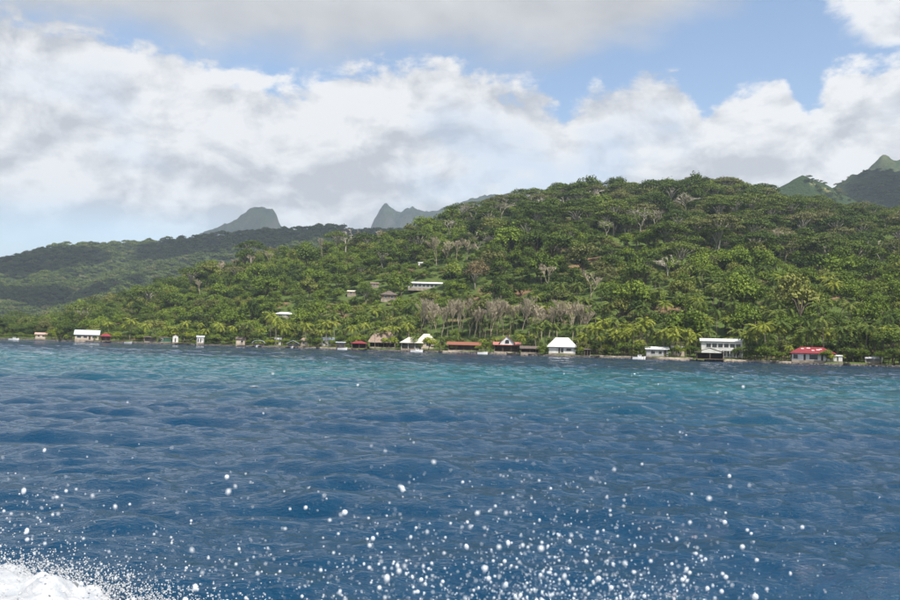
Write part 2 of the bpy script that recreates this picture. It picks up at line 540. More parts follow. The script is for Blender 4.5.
# a shallow reef flat lies between the boat and the shore
nb = t.noise(t.mapping(co, (0.35, 1.0, 1.0)), 0.022, 4, 0.55)
ys = t.m('ADD', t.m('ADD', Yc, t.m('MULTIPLY', X, 0.32)), t.m('MULTIPLY', t.m('SUBTRACT', nb, 0.5), 60.0))
reef = t.m('MULTIPLY', t.ss(ys, 26.0, 76.0), t.ss(ys, 160.0, 96.0))
np_ = t.noise(t.mapping(co, (0.5, 1.0, 1.0)), 0.09, 5, 0.6)
reef = t.m('MULTIPLY', reef, t.ss(X, 70.0, -10.0, 0.6, 1.0))
reef = t.m('MULTIPLY', reef, t.ss(np_, 0.30, 0.62, 0.35, 1.0))
far = t.ss(ys, 110.0, 260.0)
deep = t.mix(far, (0.0028, 0.035, 0.079), (0.005, 0.027, 0.068))
c = t.mix(reef, deep, (0.008, 0.098, 0.120))
t.put(p.inputs['Base Color'], c)
p.inputs['Roughness'].default_value = 0.05
p.inputs['IOR'].default_value = 1.333
r1 = t.noise(t.mapping(co, (0.8, 1.7, 1.0), (0, 0, 0), (0, 0, 0.12)), 5.0, 3, 0.62, 0.2)
r2 = t.noise(t.mapping(co, (0.8, 1.8, 1.0), (4, 2, 0), (0, 0, -0.15)), 14.0, 3, 0.6, 0.2)
r3 = t.noise(t.mapping(co, (0.8, 1.5, 1.0), (4, 2, 0), (0, 0, 0.1)), 0.8, 4, 0.6, 0.2)
r5 = t.noise(t.mapping(co, (0.55, 1.0, 1.0), (9, 7, 0), (0, 0, 0.05)), 0.16, 5, 0.62, 0.4)
hgt = t.m('ADD', t.m('MULTIPLY', r1, 0.085), t.m('MULTIPLY', r2, 0.042))
hgt = t.m('ADD', hgt, t.m('MULTIPLY', t.m('MULTIPLY', r3, 2.0), t.ss(Yc, 30.0, 110.0)))
hgt = t.m('ADD', hgt, t.m('MULTIPLY', t.m('MULTIPLY', r5, 9.0), t.ss(Yc, 40.0, 150.0)))
bn = t.new('ShaderNodeBump')
bn.inputs['Strength'].default_value = 0.7
bn.inputs['Distance'].default_value = 1.0
t.put(bn.inputs['Height'], hgt)
t.l.new(bn.outputs[0], p.inputs['Normal'])
t.l.new(p.outputs[0], out.inputs['Surface'])
M['water'] = m_

def foam_mat(name, alpha=1.0):
    m_, t, out = mat_new(name)
    p = t.new('ShaderNodeBsdfPrincipled')
    co = t.new('ShaderNodeTexCoord').outputs['Object']
    n = t.noise(co, 6.0, 6, 0.65)
    t.put(p.inputs['Base Color'], t.ramp(n, [(0.3, (0.46, 0.50, 0.55)), (0.62, (0.74, 0.75, 0.76))]))
    p.inputs['Roughness'].default_value = 0.75
    bn = t.new('ShaderNodeBump')
    bn.inputs['Strength'].default_value = 0.6
    bn.inputs['Distance'].default_value = 0.05
    t.put(bn.inputs['Height'], t.noise(co, 20.0, 6, 0.75))
    t.l.new(bn.outputs[0], p.inputs['Normal'])
    tr = t.new('ShaderNodeBsdfTranslucent')
    tr.inputs['Color'].default_value = (0.9, 0.92, 0.95, 1)
    ms = t.new('ShaderNodeMixShader')
    ms.inputs[0].default_value = 0.3
    t.l.new(p.outputs[0], ms.inputs[1])
    t.l.new(tr.outputs[0], ms.inputs[2])
    t.l.new(ms.outputs[0], out.inputs['Surface'])
    return m_
M['foam'] = foam_mat('sea_foam')
m_, t, out = mat_new('spray_drop')
p = t.new('ShaderNodeBsdfPrincipled')
p.inputs['Base Color'].default_value = (0.92, 0.94, 0.96, 1)
p.inputs['Roughness'].default_value = 0.2
tr = t.new('ShaderNodeBsdfTranslucent')
tr.inputs['Color'].default_value = (0.95, 0.97, 1.0, 1)
ms = t.new('ShaderNodeMixShader')
ms.inputs[0].default_value = 0.5
t.l.new(p.outputs[0], ms.inputs[1]); t.l.new(tr.outputs[0], ms.inputs[2])
t.l.new(ms.outputs[0], out.inputs['Surface'])
M['drop'] = m_

# ------------------------------------------------------------------ water
def wave_band(lmax, slope, spread, th0, seed, N=512, tiles=24):
    """one octave of a wind sea on a periodic tile: heights and sideways shifts"""
    r_ = np.random.default_rng(seed)
    T = tiles * lmax
    k1 = np.fft.fftfreq(N, T / N) * 2 * np.pi
    KX, KY = np.meshgrid(k1, k1)
    K = np.hypot(KX, KY) + 1e-9
    lk = np.log2(K * lmax / (2 * np.pi))
    win = np.exp(-((lk - 0.5) / 0.42) ** 2)
    c_ = np.cos(np.arctan2(KY, KX) - th0)
    dirw = np.where(c_ > 0, np.abs(c_) ** spread, 0)
    sp_ = (r_.normal(0, 1, (N, N)) + 1j * r_.normal(0, 1, (N, N))) * win * dirw / K ** 1.5
    h = np.fft.ifft2(sp_).real
    sl_ = math.sqrt(np.mean(np.fft.ifft2(1j * KX * sp_).real ** 2 + np.fft.ifft2(1j * KY * sp_).real ** 2))
    g = slope / sl_
    dx_ = np.fft.ifft2(1j * KX / K * sp_).real
    dy_ = np.fft.ifft2(1j * KY / K * sp_).real
    return lmax, T, np.stack([h * g, dx_ * g, dy_ * g], -1)
TH = R(-98)
BANDS = [wave_band(0.36, 0.105, 1.0, TH + .10, 1), wave_band(0.72, 0.125, 1.4, TH - .08, 2), wave_band(1.44, 0.150, 2.0, TH + .05, 3),
         wave_band(2.9, 0.175, 2.6, TH - .05, 4), wave_band(5.8, 0.095, 3.6, TH + .12, 5), wave_band(11.0, 0.020, 4.0, TH, 6)]
CHOP = 0.8
def sea(X, Y, sp):
    X = np.asarray(X, float); Y = np.asarray(Y, float)
    env = 0.72 + 0.56 * vnoise(X / 13.0, Y / 8.0, 41)
    O = np.zeros(X.shape + (3,))
    for i, (lmax, T, D) in enumerate(BANDS):
        att = sstep(2.0, 4.2, 0.72 * lmax / sp) * env
        N = D.shape[0]
        ca, sa = math.cos(.13 * i), math.sin(.13 * i)
        fx = (X + 3.1 * i) / T * N; fy = (Y + 1.7 * i) / T * N
        ix, iy = np.floor(fx), np.floor(fy)
        wx, wy = (fx - ix)[..., None], (fy - iy)[..., None]
        ix = ix.astype(np.int64) % N; iy = iy.astype(np.int64) % N
        jx, jy = (ix + 1) % N, (iy + 1) % N
        S_ = (D[iy, ix] * (1 - wx) + D[iy, jx] * wx) * (1 - wy) + (D[jy, ix] * (1 - wx) + D[jy, jx] * wx) * wy
        O += S_ * att[..., None]
    return O[..., 0], -CHOP * O[..., 1], -CHOP * O[..., 2]
rad = [0.6]
while rad[-1] < 900:
    r = rad[-1]
    rad.append(r * 1.05 if r < 3 else r * 1.0046 if r < 420 else r * 1.03)
rad += [1100, 1500, 2200, 3500, 6000, 12000, 30000]
rad = np.array(rad)
ang = np.concatenate([np.arange(-180, -40, 3.0), np.arange(-40, 40, 0.17), np.arange(40, 180.01, 3.0)])
A_, R_ = np.meshgrid(np.radians(ang), rad)
X_ = R_ * np.sin(A_); Y_ = R_ * np.cos(A_)
dr = np.gradient(rad)[:, None]
da = np.gradient(np.radians(ang))[None, :]
sp = np.maximum(dr, 0.45 * R_ * da)
Z_, DX_, DY_ = sea(X_, Y_, sp)
co_ = np.stack([X_ + DX_, Y_ + DY_, Z_], axis=-1).reshape(-1, 3)
water = link('water', mesh('water', co_, grid_faces(len(rad), len(ang))[:, ::-1], M['water'], True))
tag(water, 'choppy deep blue lagoon water with a turquoise reef band', kind='structure')
def sea_z(x, y, sp_=0.1):
    return float(sea(np.array([x]), np.array([y]), np.array([sp_]))[0][0])

# ------------------------------------------------------------------ terrain
gx = np.arange(-900, 1100, 6.0)
gy = np.concatenate([np.arange(205, 470, 2.5), np.arange(470, 1400, 6.0)])
GX, GY = np.meshgrid(gx, gy)
GZ = height(GX, GY)
ground = link('ground', mesh('ground', np.stack([GX, GY, GZ], -1).reshape(-1, 3), grid_faces(len(gy), len(gx)), M['ground'], True))
tag(ground, 'grassy coastal strip and hillside beneath the trees', kind='structure')

def range_mesh(name, label, pts, D, depth, mat, seed, gully=0.18, step=14.0, lump=3.0, front=1.0, base=-5.0, pxr=None):
    """a mountain whose crest follows pts (photo column, photo row) at distance D"""
    pts = np.array(pts, float)
    crest_px = pts[:, 0]
    crest_h = (hor(crest_px) - pts[:, 1]) / F * D + CAM_H
    x0, x1 = (pts[0, 0] - 450) / F * D, (pts[-1, 0] - 450) / F * D
    xs = np.arange(x0 - 40, x1 + 40, step)
    ysl = np.arange(D - depth * front, D + depth * 0.5, step)
    XX, YY = np.meshgrid(xs, ysl)
    # crest wanders in depth
    wander = depth * 0.16 * fbm(XX / (depth * 0.8), XX * 0 + seed, seed, 2)
    pxx = 450 + F * XX / (D + wander)
    h = (1 + wander / D) * np.interp(pxx + 0.6 * fbm(XX / 60, YY / 60, seed + 3, 2), crest_px, crest_h)
    q = (YY - D - wander)
    tt = np.where(q < 0, -q / (depth * front), q / (depth * 0.5))
    f = np.clip(1 - tt, 0, 1) ** 1.15
    # gullies that run down from the crest
    g = np.abs(fbm(XX / (depth * 0.22) + 0.25 * q / depth, YY / (depth * 0.7), seed + 7, 4))
    Z = h * f - gully * h * g * 2.0 * sstep(0.02, 0.25, tt) + lump * fbm(XX / 22, YY / 22, seed + 5, 3)
    Z = np.where(f <= 0.001, base, np.maximum(Z, base))
    o = link(name, mesh(name, np.stack([XX, YY, Z], -1).reshape(-1, 3), grid_faces(len(ysl), len(xs)), mat, True))
    tag(o, label, kind='structure')
    return o, XX, YY, Z

mid, MX, MY, MZ = range_mesh('hills', 'dark forested range behind the near hill',
    [(-260, 306), (-120, 292), (-40, 274), (0, 266), (30, 255), (48, 247), (60, 245), (100, 244), (150, 242), (190, 239), (220, 235), (260, 231), (300, 229),
     (332, 225), (350, 231), (380, 229), (420, 232), (480, 235), (560, 240)], 2150, 1050, M['mount'], 3, 0.17, 16.0, 4.0)
range_mesh('mountain', 'flat-topped thumb-shaped rock peak on the left skyline',
    [(120, 252), (150, 245), (185, 239), (195, 234), (210, 228), (225, 222), (238, 214.5), (245, 208), (250, 206.3), (258, 205.6), (265, 206), (270, 208.5), (273, 213),
     (275.5, 220), (279, 226), (286, 232), (320, 240), (360, 246)], 4500, 1000, M['peak'], 8, 0.22, 12.0, 14.0)
range_mesh('mountain', 'jagged twin-pointed blue ridge on the centre skyline',
    [(340, 246), (362, 236), (367, 229), (371, 219), (377, 208), (383, 202.5), (389, 207), (396, 211), (404, 207), (410, 204.5), (416, 208), (425, 210.5), (440, 207),
     (455, 202.5), (470, 197), (490, 192), (530, 198), (600, 215)], 5000, 1100, M['peak'], 14, 0.22, 14.0, 14.0)
ra, RAX, RAY, RAZ = range_mesh('mountain', 'green peak with a pale grassy scar on the right skyline',
    [(690, 212), (740, 199), (770, 190), (785, 183), (797, 176), (805, 172.5), (810, 177), (820, 179), (828, 184), (838, 190), (860, 200), (920, 215)],
    1650, 500, M['scarmt'], 23, 0.14, 9.0, 3.0)
rb, RBX, RBY, RBZ = range_mesh('mountain', 'dark forested shoulder at the right edge of the skyline',
    [(780, 214), (815, 195), (830, 186), (838, 183), (848, 175), (858, 170), (868, 167), (880, 167), (895, 168), (920, 165), (980, 168), (1080, 190)],
    2050, 700, M['mount'], 27, 0.13, 12.0, 3.5)
range_mesh('mountain', 'pointed grassy summit behind the dark shoulder at far right',
    [(820, 200), (855, 178), (868, 168), (874, 162), (879, 155), (884, 151.5), (889, 154), (895, 157.5), (902, 156), (920, 152), (960, 158), (1060, 180)],
    2700, 700, M['grassmt'], 33, 0.08, 10.0, 2.0)

# ------------------------------------------------------------------ haze
HZ = MB().box(-9000, 9000, -400, 9000, -4.0, 830)
m_, t, out = mat_new('haze_air')
pv = t.new('ShaderNodeVolumePrincipled')
pv.inputs['Color'].default_value = (0.70, 0.84, 1.0, 1)
pv.inputs['Density'].default_value = 0.00009
pv.inputs['Anisotropy'].default_value = 0.0
t.l.new(pv.outputs[0], out.inputs['Volume'])
haze = link('haze', HZ.mesh('haze', m_))
tag(haze, 'thin blue sea haze over the island', kind='stuff')

# ------------------------------------------------------------------ unseen clouds, added overhead to cast shade on the ranges
M['shade_cloud'] = plain('shade_cloud', (0.85, 0.86, 0.88), 1.0, 0.03, 0.002, 0.0)
def shade_cloud(label, tx, ty, tz, cz, ax, ay, az_, seed):
    k = (cz - tz) / sun_dir.z
    c = Vector((tx, ty, tz)) + sun_dir * k
    th, ph = np.meshgrid(np.linspace(0, 2 * np.pi, 97), np.linspace(-np.pi / 2, np.pi / 2, 49))
    ux, uy, uz = np.cos(ph) * np.cos(th), np.cos(ph) * np.sin(th), np.sin(ph)
    rr_ = 1 + .35 * (fbm(ux * 2.2 + uz * 1.7 + seed, uy * 2.2 - uz * 1.3, seed, 5))
    rr_[:, -1] = rr_[:, 0]
    X2 = c.x + ax * ux * rr_; Y2 = c.y + ay * uy * rr_; Z2 = c.z + az_ * np.maximum(uz, -.35) * rr_
    o = link('shade_cloud', mesh('shade_cloud', np.stack([X2, Y2, Z2], -1).reshape(-1, 3), grid_faces(49, 97), M['shade_cloud'], True))
    tag(o, label, kind='structure')
shade_cloud('unseen cumulus added overhead shading the middle of the left range', -420, 2060, 230, 1600, 330, 230, 110, 3)
shade_cloud('small unseen cumulus added overhead shading the left end of the range', -1010, 2020, 160, 1600, 190, 150, 70, 11)
shade_cloud('small unseen cumulus added overhead shading the right end of the range', 20, 2100, 220, 1600, 260, 190, 80, 17)
shade_cloud('small unseen cumulus added overhead shading the foot of the left range', -760, 1620, 80, 1600, 170, 90, 60, 23)
shade_cloud('unseen cumulus added overhead shading the right shoulder', 1230, 1800, 230, 1600, 370, 480, 150, 8)

# ------------------------------------------------------------------ foliage meshes
def leaves(centres, outward, size, seed, mat, name, jit=0.75, aspect=0.75):
    """one small quad per leaf clump"""
    r_ = np.random.default_rng(seed)
    n = len(centres)
    nrm = outward + r_.normal(0, jit, (n, 3)) * 0.7
    nrm /= np.linalg.norm(nrm, axis=1, keepdims=True) + 1e-9
    ref = r_.normal(0, 1, (n, 3))
    a = np.cross(nrm, ref); a /= np.linalg.norm(a, axis=1, keepdims=True) + 1e-9
    b = np.cross(nrm, a)
    s_ = (size * r_.uniform(0.6, 1.35, n))[:, None] * 0.5
    bend = nrm * s_ * 0.35
    v0 = centres - a * s_ - bend
    v1 = centres + b * s_ * aspect + bend * 0.3
    v2 = centres + a * s_ - bend
    v3 = centres - b * s_ * aspect + bend * 0.3
    V = np.stack([v0, v1, v2, v3], 1).reshape(-1, 3)
    Fc = np.arange(4 * n).reshape(n, 4)
    return mesh(name, V, Fc, mat)

def lobe_crown(seed, rx, rz, zc, nlobe, lr, per, size, mat, flat=1.0, shape='round', name='crown'):
    r_ = np.random.default_rng(seed)
    C, O = [], []
    cents = []
    for i in range(nlobe):
        if shape == 'round':
            d = r_.normal(0, 1, 3); d /= np.linalg.norm(d)
            d[2] = abs(d[2]) * 1.1 - 0.35
            q = r_.uniform(0.45, 0.95) ** 0.7
            c = np.array([d[0] * rx * q, d[1] * rx * q, zc + d[2] * rz * q])
        else:   # umbrella: lobes lie on a shallow dome
            an = i * 2.399 + r_.uniform(-0.3, 0.3)
            q = math.sqrt((i + 0.5) / nlobe) * r_.uniform(0.88, 1.05)
            c = np.array([math.cos(an) * rx * q, math.sin(an) * rx * q, zc + rz * (1 - q * q) + r_.uniform(-0.5, 0.5)])
        l = lr * r_.uniform(0.7, 1.25)
        cents.append(c)
        d = r_.normal(0, 1, (per, 3)); d /= np.linalg.norm(d, axis=1, keepdims=True)
        d[:, 2] = np.where(d[:, 2] < -0.25, -d[:, 2] * 0.6, d[:, 2])
        rad_ = l * r_.uniform(0.72, 1.06, per)
        bump = 1 + 0.22 * np.sin(d[:, 0] * 7 + i) * np.sin(d[:, 1] * 6 - i)
        pts = d * (rad_ * bump)[:, None] * np.array([1, 1, flat]) + c
        C.append(pts)
        o = d * np.array([1, 1, 1 / max(flat, 0.35)]) + np.array([0, 0, 0.35])
        O.append(o / np.linalg.norm(o, axis=1, keepdims=True))
    return leaves(np.concatenate(C), np.concatenate(O), size, seed + 1, mat, name), cents

def trunk_mesh(seed, cents, h, r, mat, fork=0.45, nl=6, lean=0.6):
    rn = random.Random(seed)
    b = MB()
    fz = h * fork
    lx, ly = rn.uniform(-lean, lean), rn.uniform(-lean, lean)
    b.tube([(0, 0, -1.2), (lx * 0.3, ly * 0.3, fz * 0.5), (lx, ly, fz)], [r * 1.25, r, r * 0.8], 6)
    for c in cents[:nl] if nl < len(cents) else cents:
        m1 = (lx + (c[0] - lx) * 0.4 + rn.uniform(-.4, .4), ly + (c[1] - ly) * 0.4, fz + (c[2] - fz) * 0.62)
        b.tube([(lx, ly, fz - 0.2), m1, tuple(c)], [r * 0.6, r * 0.42, r * 0.14], 5)
    return b.mesh('trunk', mat, True)

BROAD, UMB, LIME, DRAB, BRIGHT = [], [], [], [], []
for i in range(4):
    cm, ce = lobe_crown(140 + i, 4.2, 3.4, 5.8, 12 + i, 2.1, 115, 0.60, M['bright'])
    BRIGHT.append((trunk_mesh(240 + i, ce, 7.0, 0.26, M['dbark'], 0.4, 6), cm))
for i in range(10):
    k = rng.uniform(0.8, 1.25)
    cm, ce = lobe_crown(100 + i, 4.3 * k, 3.6 * rng.uniform(.8, 1.3), 6.6, 8 + i % 7, 2.3 - .07 * (i % 7), 120, 0.62, M['leaf'])
    BROAD.append((trunk_mesh(200 + i, ce, 7.5, 0.28, M['dbark'], 0.4, 6), cm))
for i in range(5):
    cm, ce = lobe_crown(300 + i, 7.4, 3.0, 9.8, 18 + i, 2.8, 120, 0.58, M['umb'], 0.40, 'umb')
    UMB.append((trunk_mesh(400 + i, ce, 12.0, 0.36, M['bark'], 0.42, 12, 1.0), cm))
LACE = []
for i in range(4):
    cm, ce = lobe_crown(340 + i, 8.2, 1.9, 10.8, 20 + i, 2.5, 62, 0.55, M['umb'], 0.24, 'umb')
    LACE.append((trunk_mesh(440 + i, ce, 12.0, 0.34, M['bark'], 0.36, 18, 1.2), cm))
for i in range(2):
    cm, ce = lobe_crown(500 + i, 3.0, 2.4, 3.4, 9, 1.6, 110, 0.5, M['lime'])
    LIME.append((trunk_mesh(520 + i, ce, 4.0, 0.18, M['dbark'], 0.35, 5), cm))
cm, ce = lobe_crown(540, 4.2, 4.0, 6.2, 13, 2.1, 130, 0.5, M['drab'])
DRAB.append((trunk_mesh(541, ce, 7.0, 0.25, M['bark'], 0.3, 9), cm))

# cheap crowns for the far woods
FAR = []
for i in range(5):
    cm, _ = lobe_crown(600 + i, 4.6, 2.6, 4.0, 8, 2.4, 34, 1.5, M['leaf'], 0.8)
    FAR.append(cm)
for i in range(3):
    cm, _ = lobe_crown(620 + i, 5.6, 2.8, 4.5, 9, 2.9, 34, 1.5, M['umb'], 0.65, 'umb')
    FAR.append(cm)

def bare_mesh(seed, h, spread, mat, style='vase', levels=5, r0=0.22, tw=0.045):
    rn = random.Random(seed)
    b = MB()
    def grow(p, d, L, r, lev):
        q = p + d * (L * 0.5) + Vector((rn.uniform(-1, 1), rn.uniform(-1, 1), rn.uniform(-.5, .5))) * L * 0.07
        e = q + (d + Vector((rn.uniform(-1, 1), rn.uniform(-1, 1), rn.uniform(0, .5))) * 0.12).normalized() * L * 0.5
        b.tube([p, q, e], [r, r * 0.85, r * 0.66], 5 if lev < 2 else 3)
        if lev >= levels: return
        nb = rn.choice((2, 3, 3)) if lev < levels - 1 else rn.choice((4, 5, 6)) if style == 'vase' else rn.choice((3, 4))
        for k in range(nb):
            an = rn.uniform(0, 6.283)
            sp_ = spread * rn.uniform(0.55, 1.25)
            side = Vector((math.cos(an), math.sin(an), 0))
            nd = (d + side * sp_)
            nd.z = max(nd.z, 0.18 if style != 'flat' else 0.05)
            if style == 'vase': nd.z += 0.24
            if style == 'flat' and lev > 1: nd.z *= 0.6
            nd.normalize()
            st = p.lerp(e, rn.uniform(0.55, 1.0)) if k else e
            grow(st, nd, L * rn.uniform(0.62, 0.86), max(tw, r * 0.56), lev + 1)
    grow(Vector((0, 0, -1.0)), Vector((rn.uniform(-.08, .08), rn.uniform(-.08, .08), 1)).normalized(), h * (0.40 if style == 'vase' else 0.36), r0, 0)
    return b.mesh('branches', mat)
VASE = [bare_mesh(700 + i, 12.0, 0.42 + .05 * i, M['twig'], 'vase', 6, 0.24, 0.068) for i in range(6)]
GNARL = [bare_mesh(720 + i, 14.0, 0.75, M['gtwig'], 'flat', 5, 0.34, 0.08) for i in range(4)]

# coconut palms
def frond_mesh(seed, mat, L=4.2):
    rn = random.Random(seed)
    V, Fc = [], []
    n = 9
    pts = []
    for i in range(n + 1):
        s_ = i / n
        pts.append(Vector((L * (s_ - 0.16 * s_ ** 3), 0, L * (0.30 * s_ - 0.62 * s_ ** 2.2))))
    for i in range(n):
        p0, p1 = pts[i], pts[i + 1]
        w = 0.05 * (1 - i / n) + 0.015
        b = len(V)
        V += [p0 + Vector((0, w, 0)), p0 - Vector((0, w, 0)), p1 - Vector((0, w, 0)), p1 + Vector((0, w, 0))]
        Fc.append((b, b + 1, b + 2, b + 3))
        if i == 0: continue
        ll = 1.05 * math.sin(math.pi * min(1, (i + 0.9) / (n + 0.8))) ** 0.6 + 0.1
        for s_ in (-1, 1):
            b = len(V)
            dr_ = rn.uniform(0.35, 0.75)
            tip = p0 + Vector((ll * 0.42, s_ * ll * 0.72, -ll * dr_))
            V += [p0, p1, tip + Vector((0.16, 0, 0)), tip]
            Fc.append((b, b + 1, b + 2, b + 3))
    return mesh('frond', [tuple(q) for q in V], Fc, mat)
FROND = {m_k: [frond_mesh(800 + i, M[m_k], 4.2 + 0.3 * i) for i in range(3)] for m_k in ('frond', 'yfrond')}
def palm_trunk(seed, h):
    rn = random.Random(seed)
    lx, ly = rn.uniform(-1.3, 1.3), rn.uniform(-1.0, 1.0)
    pts = [(lx * s_ ** 1.6, ly * s_ ** 1.6, -0.8 + (h + 0.8) * s_) for s_ in (0, .15, .4, .7, 1)]
    return MB().tube(pts, [0.26, 0.19, 0.16, 0.14, 0.13], 6).mesh('trunk', M['pbark'], True), Vector(pts[-1])
def frond_set(seed, n):
    rn = random.Random(seed)
    S_ = []
    for k in range(n):
        lev = k / n
        S_.append((k * 2.399 + rn.uniform(-.25, .25), -1.05 + 1.35 * lev + rn.uniform(-.12, .12), rn.randrange(3), rn.uniform(0.85, 1.15)))
    return S_          # azimuth, droop, variant, scale
PALM = []
for i in range(5):
    h = 8.5 + 0.9 * i
    tm, top = palm_trunk(850 + i, h)
    fs = frond_set(870 + i, 15)
    crowns = {}
    for mk in ('frond', 'yfrond'):
        V, Fc = [], []
        for az, dp, vi, sc in fs:
            me = FROND[mk][vi]
            T_ = Matrix.Rotation(az, 4, 'Z') @ Matrix.Rotation(-dp - 0.35, 4, 'Y') @ Matrix.Scale(sc, 4)
            b = len(V)
            V += [tuple(T_ @ v_.co) for v_ in me.vertices]
            Fc += [tuple(q + b for q in pl.vertices) for pl in me.polygons]
        crowns[mk] = mesh('crown', V, Fc, M[mk])
    PALM.append((tm, top, fs, crowns))

# ------------------------------------------------------------------ where things are described to be
MARKS = [(-60, 'far left shore'), (60, 'beige left hut'), (95, 'silver roofed house'), (150, 'tall left palm'),
         (215, 'white left huts'), (262, 'arched boathouse'), (300, 'small grey hut'), (350, 'red roofed pier hut'), (385, 'big thatched roof'),
         (420, 'cream roofed house'), (465, 'long terracotta roof'), (510, 'white gable house'), (562, 'white hip roofed house'),
         (620, 'yellow palms'), (658, 'low white house'), (720, 'two storey building'), (765, 'pair of palms'),
         (812, 'red hip roofed house'), (870, 'low right shed'), (960, 'right shore end')]
def zone(x, y, kind, cat):
    px = pxof(x, y)
    mk = min(MARKS, key=lambda q: abs(q[0] - px))[1]
    S = shore(px); t_ = (y - S) / (ridge(px) - S)
    if t_ < 0.08: w_ = 'on the shore near the'
    elif t_ < 0.25: w_ = 'at the hill foot behind the'
    elif t_ < 0.5: w_ = 'on the lower slope above the'
    elif t_ < 0.8: w_ = 'on the upper slope above the'
    else: w_ = 'on the ridge above the'
    return f'{kind} {w_} {mk}', f'{cat} {w_} {mk}'

def thing(name, loc, rz=0.0, sc=1.0):
    o = link(name, None, None, loc, (0, 0, rz), sc if isinstance(sc, tuple) else (sc, sc, sc))
    o.empty_display_size = 0.5
    return o
def tree(name, kindlab, cat, pair, loc, rz, sc, label=None, group=None):
    o = thing(name, loc, rz, sc)
    link('trunk', pair[0], o)
    link('crown', pair[1], o)
    if label is None:
        label, group = zone(loc[0], loc[1], kindlab, cat)
    tag(o, label, 'tree', group)
    return o
def bare(loc, me, sc, label, rz=None, group=None):
    o = link('bare_tree', me, None, loc, (0, 0, random.uniform(0, 6.28) if rz is None else rz), sc if isinstance(sc, tuple) else (sc,) * 3)
    tag(o, label, 'tree', group)
    return o
def palm(loc, i, sc, yellow=False, fine=False, label=None, group=None):
    tm, top, fs, crowns = PALM[i % 5]
    o = thing('coconut_palm', loc, random.uniform(0, 6.28), sc)
    mk = 'yfrond' if yellow else 'frond'
    link('trunk', tm, o)
    if fine:
        for az, dp, vi, s_ in fs:
            link('frond', FROND[mk][vi], o, top, (0, -dp - 0.35, az), (s_,) * 3)
    else:
        link('crown', crowns[mk], o, top)
    if label is None:
        label, group = zone(loc[0], loc[1], 'yellow fronded coconut palm' if yellow else 'coconut palm', 'yellow palms' if yellow else 'palms')
    tag(o, label, 'palm tree', group)
    return o
def gz(x, y):
    return float(height(x, y))
def land(px, off):
    Y = float(shore(px)) + off
    x = (px - 450) / F * Y
    return Vector((x, Y, gz(x, Y)))

# ------------------------------------------------------------------ houses
KEEP = []      # (x, y, radius, depth kept clear in front)
def roof_mesh(kind, w, d, z, rh, ov, mat, ridge_len=None, th=0.16, name='roof'):
    x, y = w / 2 + ov, d / 2 + ov
    b = MB()
    if kind == 'hip':
        r = (ridge_len if ridge_len is not None else max(0.3, w - d)) / 2
        b.add([(-x, -y, z), (x, -y, z), (x, y, z), (-x, y, z), (-x, -y, z + th), (x, -y, z + th), (x, y, z + th), (-x, y, z + th), (-r, 0, z + rh), (r, 0, z + rh)],
              [(0, 3, 2, 1), (0, 1, 5, 4), (1, 2, 6, 5), (2, 3, 7, 6), (3, 0, 4, 7), (4, 5, 9, 8), (5, 6, 9), (6, 7, 8, 9), (7, 4, 8)])
    elif kind == 'side':      # ridge parallel to the front
        b.add([(-x, -y, z), (x, -y, z), (x, y, z), (-x, y, z), (-x, 0, z + rh), (x, 0, z + rh), (-x, -y, z + th), (x, -y, z + th), (x, y, z + th), (-x, y, z + th), (-x, 0, z + rh + th), (x, 0, z + rh + th)],
              [(0, 4, 5, 1), (4, 3, 2, 5), (6, 7, 11, 10), (10, 11, 8, 9), (0, 1, 7, 6), (2, 3, 9, 8), (0, 6, 10, 4), (4, 10, 9, 3), (1, 5, 11, 7), (5, 2, 8, 11)])
    elif kind == 'front':     # gable towards the water
        b.add([(-x, -y, z), (-x, y, z), (0, y, z + rh), (0, -y, z + rh), (x, -y, z), (x, y, z),
               (-x, -y, z + th), (-x, y, z + th), (0, y, z + rh + th), (0, -y, z + rh + th), (x, -y, z + th), (x, y, z + th)],
              [(0, 3, 2, 1), (3, 4, 5, 2), (6, 7, 8, 9), (9, 8, 11, 10), (0, 6, 9, 3), (3, 9, 10, 4), (1, 2, 8, 7), (2, 5, 11, 8), (0, 1, 7, 6), (4, 10, 11, 5)])
    elif kind == 'shed':      # low at the front
        b.add([(-x, -y, z), (x, -y, z), (x, y, z + rh), (-x, y, z + rh), (-x, -y, z + th), (x, -y, z + th), (x, y, z + rh + th), (-x, y, z + rh + th)],
              [(0, 3, 2, 1), (4, 5, 6, 7), (0, 1, 5, 4), (1, 2, 6, 5), (2, 3, 7, 6), (3, 0, 4, 7)])
    elif kind == 'arch':
        n = 10
        vs = []
        for yy in (-y, y):
            for rr in (0.0, th):
                for k in range(n + 1):
                    an = math.pi * k / n
                    vs.append((-(x + rr) * math.cos(an), yy, z + (rh + rr) * math.sin(an)))
        fs = []
        q = n + 1
        for k in range(n):
            fs += [(q + k, q + k + 1, 3 * q + k + 1, 3 * q + k), (k, 2 * q + k, 2 * q + k + 1, k + 1),
                   (k, k + 1, q + k + 1, q + k), (2 * q + k, 3 * q + k, 3 * q + k + 1, 2 * q + k + 1)]
        b.add(vs, fs)
    return b.mesh(name, mat)

